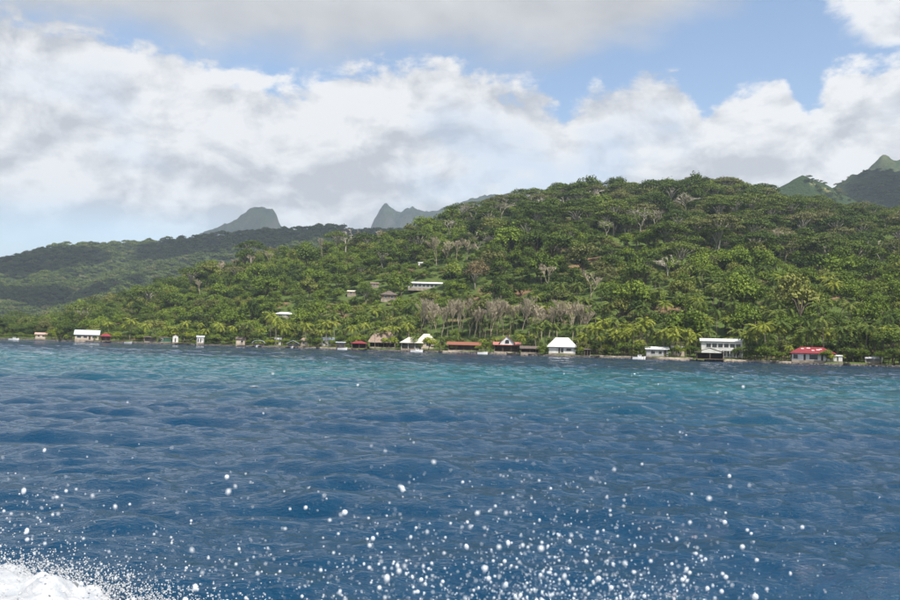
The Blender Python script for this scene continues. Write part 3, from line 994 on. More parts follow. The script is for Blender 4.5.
def house(name, label, px0, px1, off, wall_h, roof, rh, roof_mat, wall_mat, depth=None, windows=(), doors=(), stilts=0.0, ov=0.5,
          cat='house', loc=None, ridge_len=None, rot=0.0, open_front=False, deck=False, z=None, clear=True):
    pc = (px0 + px1) / 2
    if loc is None:
        Y = float(shore(pc)) + off
        x = (pc - 450) / F * Y
        loc = Vector((x, Y, gz(x, Y) if off > 1.0 else 0.0))
    Y = loc.y
    if z is not None: loc.z = z
    w = (px1 - px0) / F * Y - 2 * ov
    d = depth or w * 0.6
    o = thing(name, loc, math.atan2(-loc.x, loc.y) * 0.8 + rot)
    fl = stilts + (0.25 if not stilts else 0.0)
    # floor or stilts
    if stilts:
        n = max(3, int(w / 2.2) + 1)
        for i in range(n):
            for yy in (-d / 2 + .15, d / 2 - .15):
                xx = -w / 2 + .12 + (w - .24) * i / (n - 1)
                link('post', MB().box(xx - .11, xx + .11, yy - .11, yy + .11, -2.2, fl).mesh('post', M['dark']), o)
        link('deck', MB().box(-w / 2 - .5, w / 2 + .5, -d / 2 - (1.2 if deck else .3), d / 2 + .3, fl - .18, fl).mesh('deck', M['wood']), o)
    else:
        link('foundation', MB().box(-w / 2 - .1, w / 2 + .1, -d / 2 - .1, d / 2 + .1, -1.5, fl).mesh('foundation', M['stone']), o)
    top = fl + wall_h
    yb = d / 2
    if open_front:
        wl = MB().box(-w / 2, w / 2, yb - .15, yb, fl, top)
        wl.box(-w / 2, -w / 2 + .15, -d * 0.1, yb - .15, fl, top).box(w / 2 - .15, w / 2, -d * 0.1, yb - .15, fl, top)
        link('wall', wl.mesh('wall', wall_mat), o)
        n = max(3, int(w / 3) + 1)
        for i in range(n):
            xx = -w / 2 + .1 + (w - .2) * i / (n - 1)
            link('post', MB().box(xx - .09, xx + .09, -d / 2 + .05, -d / 2 + .23, fl, top).mesh('post', M['white'] if wall_mat is M['white'] else M['wood']), o)
    else:
        link('wall', MB().box(-w / 2, w / 2, -d / 2, d / 2, fl, top).mesh('wall', wall_mat), o)
        for (a, b_, s0, s1) in windows:
            x0, x1 = -w / 2 + a * w, -w / 2 + b_ * w
            z0, z1 = fl + s0 * wall_h, fl + s1 * wall_h
            wn = link('window', MB().box(x0, x1, -d / 2 - .03, -d / 2 + .05, z0, z1).mesh('window', M['glass']), o)
            fr = MB()
            fr.box(x0 - .1, x0, -d / 2 - .07, -d / 2 + .02, z0 - .1, z1 + .1).box(x1, x1 + .1, -d / 2 - .07, -d / 2 + .02, z0 - .1, z1 + .1)
            fr.box(x0, x1, -d / 2 - .07, -d / 2 + .02, z1, z1 + .1).box(x0, x1, -d / 2 - .07, -d / 2 + .02, z0 - .1, z0)
            link('frame', fr.mesh('frame', M['white']), wn)
        for (a, b_) in doors:
            x0, x1 = -w / 2 + a * w, -w / 2 + b_ * w
            link('door', MB().box(x0, x1, -d / 2 - .04, -d / 2 + .05, fl, fl + min(2.1, wall_h * .88)).mesh('door', M['dark']), o)
    if roof == 'front' and not open_front:
        y0 = -d / 2
        link('gable', MB().add([(-w / 2, y0, top), (w / 2, y0, top), (0, y0, top + rh * .93), (-w / 2, y0 + .12, top), (w / 2, y0 + .12, top), (0, y0 + .12, top + rh * .93)],
                               [(0, 1, 2), (5, 4, 3), (0, 2, 5, 3), (1, 4, 5, 2)]) or None, o) if False else None
        g = MB()
        g.add([(-w / 2, y0, top), (w / 2, y0, top), (0, y0, top + rh * .93), (-w / 2, y0 + .12, top), (w / 2, y0 + .12, top), (0, y0 + .12, top + rh * .93)],
              [(0, 1, 2), (5, 4, 3), (0, 2, 5, 3), (1, 4, 5, 2)])
        link('gable', g.mesh('gable', wall_mat), o)
    link('roof', roof_mesh(roof, w, d, top + .02, rh, ov, roof_mat, ridge_len), o)
    tag(o, label, cat)
    if clear: KEEP.append((loc.x, loc.y, max(w, d) / 2 + 0.8, w / 2 - 0.3, loc.z + (1.3 if name == 'hill_house' else 0.0)))
    return o, w, d, fl, top

# left part of the shore
house('shore_hut', 'small beige hut near the far left end of the shore', 37, 49, 6, 2.3, 'side', 1.0, M['pinkw'], M['beige'], windows=((.2, .4, .4, .8), (.6, .8, .4, .8)), cat='hut', ov=.4)
house('beach_house', 'house with a large silver metal roof on the left shore', 77, 101, 4, 2.7, 'side', 2.7, M['mroof'], M['beige'], depth=9, ov=.7,
      windows=((.08, .26, .35, .8), (.36, .52, .35, .8), (.74, .92, .35, .8)), doors=((.58, .67),))
o, *_ = house('pier_hut', 'open hut with red roof on stilts beside the silver roofed house', 102, 113, -5, 2.3, 'hip', 1.7, M['red'], M['wood'], stilts=1.1, open_front=True, ov=.6, cat='hut')
house('boat_shed', 'open grey timber shed under the tall palm on the left shore', 146, 158, 3, 2.2, 'shed', .5, M['brownroof'], M['greyw'], open_front=True, ov=.3, cat='shed')
house('shore_hut', 'low dark green walled hut at the left shore', 160, 173, 5, 2.1, 'shed', .4, M['brownroof'], M['greenw'], windows=((.2, .35, .4, .8),), cat='hut', ov=.2)
house('shore_hut', 'narrow white hut right of the green walled hut', 174, 180, 4, 3.0, 'front', 1.0, M['brownroof'], M['white'], doors=((.4, .6),), cat='hut', ov=.2)
house('boat_shed', 'white hut with dark openings at the water on the left', 198, 206, 1.5, 2.8, 'side', .8, M['mroof'], M['white'], windows=((.1, .28, .1, .8), (.45, .6, .1, .8)), cat='hut', ov=.3)
house('shore_hut', 'beige hut with brown roof left of the arched boathouse', 237, 247, 2, 2.3, 'side', 1.1, M['brownroof'], M['beige'], windows=((.55, .8, .35, .8),), cat='hut', ov=.4)
house('boathouse', 'grey arched boathouse with a white boat inside', 254, 266, -1, 1.2, 'arch', 1.5, M['mroof'], M['greyw'], stilts=.7, open_front=True, ov=.3, cat='boathouse')
house('shore_hut', 'pale grey shed half hidden by palms right of the arched boathouse', 276, 283, 10, 2.6, 'side', .9, M['wroof'], M['greyw'], doors=((.3, .6),), cat='hut', ov=.3)
house('boathouse', 'small hut with grey pitched roof over a white boat', 288, 301, -2, 1.4, 'front', 1.6, M['mroof'], M['greyw'], stilts=.7, open_front=True, ov=.5, cat='boathouse')
house('shore_hut', 'tan roofed hut just right of the small grey hut', 301, 310, 5, 2.3, 'hip', 1.6, M['thatch'], M['beige'], windows=((.3, .6, .35, .8),), cat='hut', ov=.5)
house('beach_house', 'grey house half hidden behind shrubs left of the pier huts', 322, 336, 14, 2.6, 'side', 1.3, M['mroof'], M['greyw'], windows=((.1, .3, .35, .8), (.55, .8, .35, .8)), ov=.4)
house('pier_hut', 'flat grey roofed open hut on stilts beside the red pier hut', 337, 347, -6, 2.2, 'shed', .3, M['mroof'], M['greyw'], stilts=1.0, open_front=True, ov=.4, cat='hut', deck=True)
house('pier_hut', 'red roofed open hut standing on stilts over the water', 352, 369, -7, 2.0, 'hip', 1.2, M['red'], M['dark'], stilts=1.0, open_front=True, ov=.7, cat='hut', deck=True)
house('thatched_hall', 'large hall with a tall brown thatched hip roof', 369, 399, 16, 1.9, 'hip', 6.0, M['thatch'], M['dark'], depth=10, ov=1.2, ridge_len=6.5, open_front=True, cat='hall')
house('beach_house', 'cream hip roofed house with open porch by the water', 401, 425, 6, 2.5, 'hip', 2.6, M['cream'], M['white'], depth=7, ov=.8, ridge_len=3, open_front=True)
house('beach_house', 'cream roofed house standing behind the cream porch house', 418, 437, 17, 3.0, 'hip', 3.4, M['cream'], M['beige'], depth=7, ov=.8, ridge_len=2.5, windows=((.5, .8, .3, .8),))
house('long_house', 'long low house with terracotta roof and open front', 448, 482, 7, 2.1, 'side', 1.3, M['terra'], M['wood'], depth=6, ov=.7, open_front=True)
# gable house
o, w, d, fl, top = house('gable_house', 'white gabled house with pink red roof and arched dark window', 494, 522, 5, 2.5, 'side', 1.2, M['pink'], M['wood'], depth=7, ov=.6, open_front=True)
up_ = MB()
gw = 5.6
up_.add([(-gw / 2, -d / 2 - .2, top + .2), (gw / 2, -d / 2 - .2, top + .2), (gw / 2, -d / 2 - .2, top + 1.0), (0, -d / 2 - .2, top + 3.9), (-gw / 2, -d / 2 - .2, top + 1.0),
         (-gw / 2, d / 2, top + .2), (gw / 2, d / 2, top + .2), (gw / 2, d / 2, top + 1.0), (0, d / 2, top + 3.9), (-gw / 2, d / 2, top + 1.0)],
        [(0, 1, 2, 3, 4), (9, 8, 7, 6, 5), (0, 4, 9, 5), (1, 6, 7, 2), (0, 5, 6, 1)])
link('gable', up_.mesh('gable', M['white']), o)
rf = roof_mesh('front', gw, d + .4, top + .75, 3.3, .45, M['pink'], name='upper_roof')
link('upper_roof', rf, o)
wn = MB(); yw = -d / 2 - .26
wn.add([(-.8, yw, top + .7), (.8, yw, top + .7), (.8, yw, top + 1.7), (.45, yw, top + 2.2), (-.45, yw, top + 2.2), (-.8, yw, top + 1.7)] +
       [(-.8, yw + .1, top + .7), (.8, yw + .1, top + .7), (.8, yw + .1, top + 1.7), (.45, yw + .1, top + 2.2), (-.45, yw + .1, top + 2.2), (-.8, yw + .1, top + 1.7)],
       [(0, 1, 2, 3, 4, 5), (11, 10, 9, 8, 7, 6), (0, 6, 7, 1), (1, 7, 8, 2), (2, 8, 9, 3), (3, 9, 10, 4), (4, 10, 11, 5), (5, 11, 6, 0)])
link('window', wn.mesh('window', M['glass']), o)
house('shore_shelter', 'low dark roofed shelter right of the white gabled house', 521, 541, 2, 1.3, 'side', 1.0, M['brownroof'], M['dark'], depth=5, open_front=True, ov=.5, cat='shelter')
o, w, d, fl, top = house('beach_house', 'bright white house with tall white hip roof at the shore', 548, 578, 5, 2.3, 'hip', 3.7, M['wroof'], M['white'], depth=8, ov=.8, ridge_len=5.0,
      windows=((.45, .55, .1, .85), (.66, .84, .4, .8)), doors=((.36, .42),))
house('boat_shed', 'narrow dark post shelter right of the bright white house', 585, 592, 0.5, 2.2, 'shed', .3, M['brownroof'], M['dark'], open_front=True, ov=.2, cat='shed', z=.4)
house('beach_house', 'low house with flat white roof among yellow palms', 646, 670, 7, 2.2, 'shed', .9, M['wroof'], M['greyw'], depth=6, ov=.5,
      windows=((.2, .4, .3, .8), (.55, .7, .3, .8)), doors=((.8, .9),))
house('shore_hut', 'small white roofed hut between the yellow palms and white building', 672, 686, 12, 2.6, 'shed', .8, M['wroof'], M['beige'], windows=((.3, .6, .3, .8),), cat='hut', ov=.4)
# two storey building
o, w, d, fl, top = house('white_building', 'two storey white building with white balcony at the shore', 701, 743, 12, 5.4, 'side', .9, M['wroof'], M['white'], depth=7, ov=.6,
      windows=tuple((.12 + .145 * k, .235 + .145 * k, .62, .86) for k in range(6)) + ((.50, .60, .05, .40), (.64, .74, .05, .40), (.80, .93, .05, .40)), doors=())
link('balcony_parapet', MB().box(w * .02, w * .5, -d / 2 - 1.5, -d / 2 - 1.38, fl + 2.2, fl + 3.3).mesh('balcony_parapet', M['white']), o)
link('balcony_floor', MB().box(w * .02, w * .5, -d / 2 - 1.38, -d / 2 - .08, fl + 2.2, fl + 2.4).mesh('balcony_floor', M['greyw']), o)
for k in range(4):
    xx = w * (.03 + .153 * k)
    link('post', MB().box(xx, xx + .18, -d / 2 - 1.49, -d / 2 - 1.31, fl - .3, fl + 2.19).mesh('post', M['white']), o)
house('boathouse', 'dark gabled open boathouse on stilts before the white building', 696, 725, -3, 2.0, 'front', 1.5, M['brownroof'], M['dark'], depth=6, stilts=.9, open_front=True, ov=.6, cat='boathouse', deck=True)
# red hip house
o, w, d, fl, top = house('red_roof_house', 'white house with bright red hip roof on the right shore', 791, 834, 4, 2.1, 'hip', 2.15, M['red'], M['white'], depth=8, ov=.8, ridge_len=6.5,
      windows=((.03, .14, .2, .85), (.42, .62, .1, .88), (.85, .95, .3, .85)), doors=((.28, .33), (.70, .75)))
for k, (xx, yy_) in enumerate(((-2.9, .3), (-1.1, .2), (.2, .55), (1.7, .45), (2.5, .35))):
    yq = -(d / 2 + .8) * yy_
    zq = top + .18 + (2.15 - .16) * (1 - yy_)
    s_ = (1.99) / (d / 2 + .8)
    sk = MB(); hw_ = .42 + .12 * (k % 2)
    sk.add([(xx - hw_, yq - .3, zq - .3 * s_ + .05), (xx + hw_, yq - .3, zq - .3 * s_ + .05), (xx + hw_, yq + .3, zq + .3 * s_ + .05), (xx - hw_, yq + .3, zq + .3 * s_ + .05),
            (xx - hw_, yq - .3, zq - .3 * s_ - .02), (xx + hw_, yq - .3, zq - .3 * s_ - .02), (xx + hw_, yq + .3, zq + .3 * s_ - .02), (xx - hw_, yq + .3, zq + .3 * s_ - .02)],
           [(0, 1, 2, 3), (0, 4, 5, 1), (1, 5, 6, 2), (2, 6, 7, 3), (3, 7, 4, 0)])
    link('roof_patch', sk.mesh('roof_patch', M['faded']), o)
house('shore_hut', 'little white shed beside the red hip roofed house', 834, 843, 3, 1.5, 'shed', .25, M['wroof'], M['white'], ov=.15, doors=((.4, .55),), cat='shed', depth=2)
house('boat_shed', 'low open white framed shed at the right end of the shore', 866, 882, 4, 1.0, 'side', .5, M['wroof'], M['white'], depth=3, ov=.2, open_front=True, cat='shed')
# on the slope
def slope_house(label, px0, px1, py, *a, **k):
    L_ = hit((px0 + px1) / 2, py)
    return house('hill_house', label, px0, px1, 0, *a, loc=L_, **k)
slope_house('long white house with flat pale roof on the grassy slope', 407, 443, 289, 2.6, 'side', 1.0, M['wroof'], M['greyw'], depth=7, ov=.8, windows=tuple((.06 + .12 * k, .15 + .12 * k, .25, .85) for k in range(7)))
slope_house('brown roofed house below the long white slope house', 380, 398, 300, 2.4, 'hip', 2.6, M['brownroof'], M['wood'], depth=8, ov=.8, windows=((.2, .4, .3, .8), (.6, .8, .3, .8)))
slope_house('low brown roofed cabin left of the long white slope house', 370, 379, 288, 1.6, 'side', .7, M['thatch'], M['wood'], depth=4, ov=.3, windows=((.3, .6, .3, .8),))
slope_house('pale roofed cabin on the bare slope above the thatched hall', 347, 356, 296, 1.7, 'side', .8, M['cream'], M['wood'], depth=4, ov=.3, windows=((.3, .6, .3, .8),))
slope_house('house with two white roof slopes above the boathouses', 274, 295, 318, 1.5, 'hip', 1.3, M['wroof'], M['greyw'], depth=7, ov=.5, windows=((.2, .4, .3, .8), (.6, .8, .3, .8)))
slope_house('tiny white hut high above the long white slope house', 418, 423, 266, 1.4, 'side', .5, M['wroof'], M['white'], depth=3, ov=.2, doors=((.4, .6),))

# ------------------------------------------------------------------ seawalls, rocks, jetties
def seawall(px0, px1, label, hgt, mat, off=-1.2):
    n = max(6, int((px1 - px0) / 3))
    V, Fc = [], []
    for i in range(n + 1):
        px = px0 + (px1 - px0) * i / n
        Y = float(shore(px)) + off
        for j, (dy_, z_) in enumerate(((-.5, -1.0), (-.25, hgt * .6), (-.1, hgt), (1.0, hgt + .05), (1.2, -.6))):
            jit_ = 0.12
            V.append(((px - 450) / F * Y + random.uniform(-jit_, jit_), Y + dy_ + random.uniform(-jit_, jit_), z_ + random.uniform(-jit_, jit_) * .8))
    for i in range(n):
        for j in range(4):
            a = i * 5 + j
            Fc.append((a, a + 5, a + 6, a + 1))
    Fc += [(0, 1, 2, 3, 4), tuple(n * 5 + j for j in (4, 3, 2, 1, 0))]
    o = link('seawall', mesh('seawall', V, Fc, mat))
    tag(o, label, 'seawall')
for a in ((-30, 60, 'low stone seawall at the far left end of the shore', .7, M['rock']),
          (64, 190, 'dark stone seawall before the silver roofed house', .75, M['rock']),
          (192, 300, 'dark low seawall along the boathouses', .7, M['rock']),
          (300, 352, 'brown stone seawall left of the red pier hut', .8, M['stone']),
          (370, 440, 'dark stone seawall before the thatched hall', .7, M['rock']),
          (441, 520, 'pale stone seawall along the terracotta roofed house', .9, M['stone']),
          (522, 590, 'dark seawall before the bright white house', .7, M['rock']),
          (591, 694, 'long tan seawall below the yellow palms', .9, M['stone']),
          (722, 792, 'pale seawall right of the two storey white building', .8, M['stone']),
          (793, 850, 'dark seawall before the red hip roofed house', .6, M['rock']),
          (851, 960, 'low rocky seawall at the right end of the shore', .6, M['rock'])):
    seawall(*a)
V, Fc = [], []
ico = [(0, 0, 1), (.89, 0, .45), (.28, .85, .45), (-.72, .53, .45), (-.72, -.53, .45), (.28, -.85, .45), (.72, .53, -.45), (-.28, .85, -.45), (-.89, 0, -.45), (-.28, -.85, -.45), (.72, -.53, -.45), (0, 0, -1)]
icf = [(0, 1, 2), (0, 2, 3), (0, 3, 4), (0, 4, 5), (0, 5, 1), (1, 6, 2), (2, 7, 3), (3, 8, 4), (4, 9, 5), (5, 10, 1), (2, 6, 7), (3, 7, 8), (4, 8, 9), (5, 9, 10), (1, 10, 6), (6, 11, 7), (7, 11, 8), (8, 11, 9), (9, 11, 10), (10, 11, 6)]
for _ in range(900):
    px = random.uniform(-60, 990)
    Y = float(shore(px)) - 1.2 + random.uniform(-1.6, .4)
    b = len(V); s_ = random.uniform(.2, .6)
    x = (px - 450) / F * Y
    for q in ico:
        k = s_ * random.uniform(.75, 1.2)
        V.append((x + q[0] * k, Y + q[1] * k, random.uniform(-.1, .2) + q[2] * k * .7))
    Fc += [tuple(i + b for i in f) for f in icf]
tag(link('shore_rocks', mesh('shore_rocks', V, Fc, M['rock'])), 'loose dark rocks along the foot of the seawalls', kind='stuff')

def boat(px, off, L, label, cabin=True, rz=0.0, mat=None):
    Y = float(shore(px)) + off
    x = (px - 450) / F * Y
    o = thing('motorboat' if cabin else 'dinghy', (x, Y, 0.0), rz)
    st = []
    n = 9
    for i in range(n):
        s_ = i / (n - 1)
        hw = L * .15 * (1 - max(0, s_ - .45) ** 2 * 3.1)
        hw = max(hw, .03)
        sheer = .75 + .35 * s_ ** 2
        st.append([(-L / 2 + L * s_, -hw, sheer), (-L / 2 + L * s_ * .97, -hw * .8, .0), (-L / 2 + L * s_ * .95, 0, -.25), (-L / 2 + L * s_ * .97, hw * .8, .0), (-L / 2 + L * s_, hw, sheer)])
    V = [q for s_ in st for q in s_]
    Fc = []
    for i in range(n - 1):
        for j in range(4):
            a = i * 5 + j
            Fc.append((a, a + 1, a + 6, a + 5))
        Fc.append((i * 5 + 4, i * 5, i * 5 + 5, i * 5 + 9))
    Fc.append((0, 4, 3, 2, 1))
    link('hull', mesh('hull', V, Fc, mat or M['boat']), o)
    if cabin:
        link('cabin', MB().box(-L * .08, L * .18, -L * .1, L * .1, .78, 1.55).mesh('cabin', M['boat']), o)
        link('windscreen', MB().box(L * .182, L * .2, -L * .09, L * .09, 1.0, 1.5).mesh('windscreen', M['glass']), o)
        link('window', MB().box(-L * .05, L * .15, -L * .1 - .02, -L * .1 + .02, 1.1, 1.42).mesh('window', M['glass']), o)
    link('outboard_motor', MB().box(-L / 2 - .35, -L / 2 - .02, -.16, .16, .1, 1.15).mesh('outboard_motor', M['dark']), o)
    tag(o, label, 'boat')
boat(16, -9, 6.0, 'white motorboat moored at the far left end of the shore')
boat(183, -5, 6.5, 'long dark dinghy lying before the narrow white hut', False, 0.05, M['dark'])
boat(418, -5, 5.6, 'white motorboat before the cream hip roofed porch house', True, .1)
boat(259, -2.5, 3.6, 'white dinghy inside the arched boathouse', False, 1.3)
boat(294, -3.5, 3.6, 'white dinghy under the small grey roofed hut', False, 1.4)
boat(513, -4, 3.4, 'small dark dinghy at the wall before the white gabled house', False, .1, M['dark'])

def jetty(px, L, label):
    Y = float(shore(px))
    x = (px - 450) / F * Y
    o = thing('jetty', (x, Y, 0), random.uniform(-.15, .15) + math.atan2(-x, Y))
    n = int(L / .45)
    pm = MB().box(-.65, .65, -.2, .2, .78, .86).mesh('plank', M['wood'])
    for k in range(n):
        link('plank', pm, o, (0, .8 - k * .45, random.uniform(-.01, .01)), (0, 0, random.uniform(-.03, .03)))
    qm = MB().tube([(0, 0, -2), (0, 0, 1.15)], [.1, .08], 6).mesh('post', M['dark'])
    for k in range(int(L / 2) + 1):
        for sx in (-.62, .62):
            link('post', qm, o, (sx, .5 - k * 2, random.uniform(-.2, .1)))
    tag(o, label, 'jetty')
for a in ((190, 8, 'small wooden jetty right of the narrow white hut'), (319, 7, 'small wooden jetty left of the flat roofed stilt hut'), (442, 7, 'small wooden jetty between the cream and terracotta roofs'),
          (600, 9, 'small wooden jetty left of the long tan seawall'), (775, 8, 'small wooden jetty right of the pair of palms'), (848, 6, 'short wooden jetty right of the little white shed')):
    jetty(*a)
pm_ = MB().tube([(0, 0, -2.5), (.03, 0, -.3), (.08, .03, 1.6)], [.09, .08, .06], 6).mesh('mooring_post', M['wood'])
for px in (28, 64, 136, 168, 212, 229, 271, 312, 346, 377, 409, 436, 489, 533, 583, 611, 645, 690, 733, 783, 840, 861):
    Y = float(shore(px)) - random.uniform(3, 9)
    mk = min(MARKS, key=lambda q: abs(q[0] - px))[1]
    tag(link('mooring_post', pm_, None, ((px - 450) / F * Y, Y, 0), (random.uniform(-.08, .08), random.uniform(-.08, .08), random.uniform(0, 6)), (1, 1, random.uniform(.7, 1.2))),
        f'leaning mooring post in the water by the {mk}', 'post', f'mooring posts by the {mk}')
boat(130, -7, 4.2, 'small grey dinghy right of the red stilt hut', False, .15, M['greyw'])
boat(344, -10, 4.6, 'white dinghy beside the flat roofed stilt hut', False, -.1)
boat(484, -5, 4.4, 'pale dinghy at the right end of the terracotta house', False, .05)
boat(640, -6, 4.8, 'white motorboat at the tan seawall below the palms', True, .05)

# ------------------------------------------------------------------ trees one by one
# the row of leafless vase-shaped trees
row = [421, 426, 431, 437, 442, 448, 453, 459, 464, 470, 475, 481, 486, 492, 498, 504, 510, 517, 523, 530, 537, 543, 550, 558, 565, 573, 580, 588]
for i, px in enumerate(row):
    L_ = land(px, 39 + random.uniform(-3, 6))
    mk = min(MARKS, key=lambda q: abs(q[0] - px))[1]
    bare(L_, VASE[(i * 5) % 6], (random.uniform(.8, 1.0),) * 2 + (random.uniform(1.08, 1.22) * (L_.y / 405),), f'bare pale brown tree in the leafless row behind the {mk}', group=f'leafless row behind the {mk}')
    KEEP.append((L_.x, L_.y, .6, 1.2, L_.z + 4.5))
# lone bare trees on the slopes: px, py of the foot, scale, mesh set, wording
lone = [(346, 254, 1.65, 'G', 'large pale bare tree standing above the left ridge line'), (450, 238, 1.25, 'G', 'twisted white bare tree on the ridge slope above the cream roofed house'),
        (474, 226, 1.5, 'G', 'spreading grey bare tree at the left end of the high ridge'), (502, 222, 1.4, 'G', 'spreading pale bare tree right of the grey one on the high ridge'),
        (219, 274, .95, 'V', 'leftmost small grey bare tree on the left ridge'), (233, 272, .9, 'V', 'second small grey bare tree on the left ridge'), (252, 262, .9, 'V', 'third small grey bare tree on the left ridge'),
        (270, 258, .9, 'V', 'brownish bare tree on the left ridge left of the large pale one'), (322, 252, 1.0, 'V', 'slim bare tree just left of the large pale ridge tree'), (379, 246, 1.0, 'V', 'slim bare tree right of the large pale ridge tree'),
        (436, 266, 1.2, 'V', 'leftmost bare trunk of the stand in mid slope'), (446, 266, 1.1, 'V', 'second bare trunk of the stand in mid slope'), (456, 265, 1.2, 'V', 'third bare trunk of the stand in mid slope'),
        (466, 263, 1.1, 'V', 'fourth bare trunk of the stand in mid slope'), (477, 255, 1.2, 'G', 'white limbed bare tree above the drab brown tree'),
        (592, 212, 1.5, 'G', 'tall white trunked bare tree near the hill top'), (606, 240, 1.0, 'G', 'bare white tree below the hill top left of the tan thicket'), (640, 236, 1.5, 'G', 'wide tan bare crown below the hill top'),
        (655, 232, 1.2, 'G', 'second tan bare crown below the hill top'), (686, 220, 1.5, 'G', 'white branched crown near the hill top above the white building'), (668, 279, 1.0, 'G', 'broken white branch tree in mid slope'),
        (762, 214, 1.0, 'G', 'white bare tree on the right ridge'), (785, 262, 1.3, 'V', 'grey brown bare tree in mid slope on the right'), (880, 268, 1.25, 'G', 'forked white bare trunk on the right slope'),
        (548, 292, 1.1, 'V', 'grey bare tree in mid slope above the gable house'), (200, 296, .9, 'V', 'small bare tree low on the left hill'), (590, 300, 1.0, 'V', 'thin bare tree in mid slope above the white hip roofed house'),
        (535, 215, 1.2, 'G', 'pale bare tree under the ridge crown of flat trees'), (560, 214, 1.1, 'G', 'grey limbed bare tree under the ridge crown of flat trees')]
for px, py, sc, st, lab in lone:
    L_ = hit(px, py)
    bare(L_, random.choice(VASE if st == 'V' else GNARL), sc, lab)
    KEEP.append((L_.x, L_.y, 1.0, 2.0, L_.z + 4.5))
L_ = hit(475, 290)
tree('brown_tree', '', '', DRAB[0], L_, 0.5, 1.5, 'round drab brown tree in mid slope above the terracotta roof')
KEEP.append((L_.x, L_.y, 4.0, 4.0, L_.z + 3.5))
L_ = hit(172, 326)
tree('brown_tree', '', '', DRAB[0], L_, 2.0, .7, 'small drab brown tree above the green walled hut')

# yellow-green shrubs on the shore
for px, off, sc, lab in ((54, 8, 1.1, 'lime green round tree right of the beige hut'), (108, 10, .9, 'lime tree behind the red stilt hut'), (118, 3, .9, 'lime shrub right of the red stilt hut'),
                         (165, 9, 1.1, 'lime tree behind the green walled hut'), (178, 12, 1.2, 'lime tree behind the narrow white hut'), (190, 9, 1.0, 'lime tree left of the white hut with dark openings'),
                         (198, 14, 1.1, 'lime tree behind the white hut with dark openings'), (361, 8, 1.05, 'bright yellow green tree behind the red pier hut'), (352, 10, .9, 'bright yellow green shrub left of the thatched hall'),
                         (391, 3, .98, 'round yellow green tree before the thatched hall'), (430, 1, .98, 'round yellow tree right of the cream porch house'), (607, 9, .7, 'yellow shrub left of the long tan seawall'),
                         (680, 4, .7, 'yellow shrub before the small white roofed hut'), (455, 2.5, .45, 'low yellow green shrub before the terracotta roofed house'), (478, 2.5, .4, 'small low shrub at the right end of the terracotta house')):
    L_ = land(px, off)
    tree('lime_tree', '', '', LIME[int(px) % 2], L_, random.uniform(0, 6), sc, lab)
    KEEP.append((L_.x, L_.y, 1.5, 2.0, L_.z + 0.5))
# dark shore trees
for px, off, sc, lab in ((247, 12, 1.05, 'big dark rounded tree behind the beige brown roofed hut'), (72, 8, .9, 'dark bushy tree left of the silver roofed house'), (66, 12, 1.0, 'dark tree right of the lime tree at the left'),
                         (872, 12, 1.0, 'dark tree behind the low open white shed'), (893, 8, 1.0, 'dark tree at the right edge of the shore'), (850, 9, .8, 'dark tree right of the little white shed'),
                         (783, 6, .65, 'dark shrub left of the red hip roofed house'), (232, 9, .6, 'dark shrub left of the beige brown roofed hut')):
    L_ = land(px, off)
    tree('shore_tree', '', '', BROAD[int(px) % 10], L_, random.uniform(0, 6), sc, lab)

nsh = 0
for px in np.arange(-20, 930, 5.5):
    px = float(px + rng.uniform(-2, 2))
    L_ = land(px, rng.uniform(.8, 4.5))
    cover = min([abs(px - pxof(k[0], k[1])) / max(1.0, k[3] / k[1] * F) for k in KEEP if abs(k[1] - L_.y) < 30] + [9])
    if cover < (.3 if 110 < px < 345 else .75): continue
    hs = rng.uniform(.16, .42) if cover < 1.3 else rng.uniform(.25, .55)
    st_ = (BRIGHT, BROAD, LIME)[rng.choice(3, p=(.5, .35, .15))]
    o = thing('shore_shrub', L_, rng.uniform(0, 6.28), (hs * 1.2, hs * 1.2, hs))
    link('stem', st_[0][0], o)
    link('leaves', st_[nsh % 2][1], o)
    mk = min(MARKS, key=lambda q_: abs(q_[0] - px))[1]
    tag(o, f'low leafy shrub at the water edge by the {mk}', 'shrub', f'water edge shrubs by the {mk}')
    nsh += 1

# palms along the shore, each frond its own part
pal = [(145, 8, 1.15, 1), (222, 7, 1.0, 1), (251, 6, 1.0, 0), (277, 6, 1.15, 1), (271, 12, 1.2, 1), (284, 11, 1.05, 1), (308, 8, 1.15, 1), (327, 7, 1.15, 1), (332, 12, 1.0, 1),
       (376, 1.5, .62, 0), (415, 4, .62, 0), (524, 4, .72, 1), (540, 12, .95, 0), (547, 15, 1.0, 0), (537, 7, .8, 0), (585, 8, .9, 1), (590, 13, 1.1, 1), (598, 10, 1.0, 1), (606, 16, 1.15, 1), (614, 12, 1.15, 0), (622, 9, 1.0, 1),
       (630, 14, 1.15, 1), (634, 6, .9, 1), (642, 10, 1.05, 1), (648, 15, 1.1, 1), (655, 16, 1.15, 0), (664, 15, 1.0, 1), (672, 6, .75, 1), (678, 8, .9, 1), (686, 7, .75, 1), (691, 11, .8, 1),
       (747, 8, .85, 0), (752, 10, .9, 1), (758, 9, .95, 1), (766, 7, .95, 1), (771, 12, .9, 0), (789, 2, .5, 1), (845, 12, 1.0, 0), (857, 11, 1.1, 0), (866, 7, 1.0, 0), (884, 9, 1.05, 0), (900, 10, 1.0, 0),
       (617, 6, .7, 1), (626, 5, .65, 1), (603, 5, .55, 1), (640, 5, .6, 1), (570, 14, 1.0, 0), (555, 16, 1.0, 0), (578, 12, .9, 0), (825, 14, 1.2, 0), (808, 18, 1.15, 0)]
for px in np.arange(112, 600, 11.0):
    pal.append((float(px + rng.uniform(-4, 4)), float(rng.uniform(9, 24)), float(rng.uniform(.75, 1.1) if px < 412 else rng.uniform(.45, .62)), int(rng.uniform() < .6)))
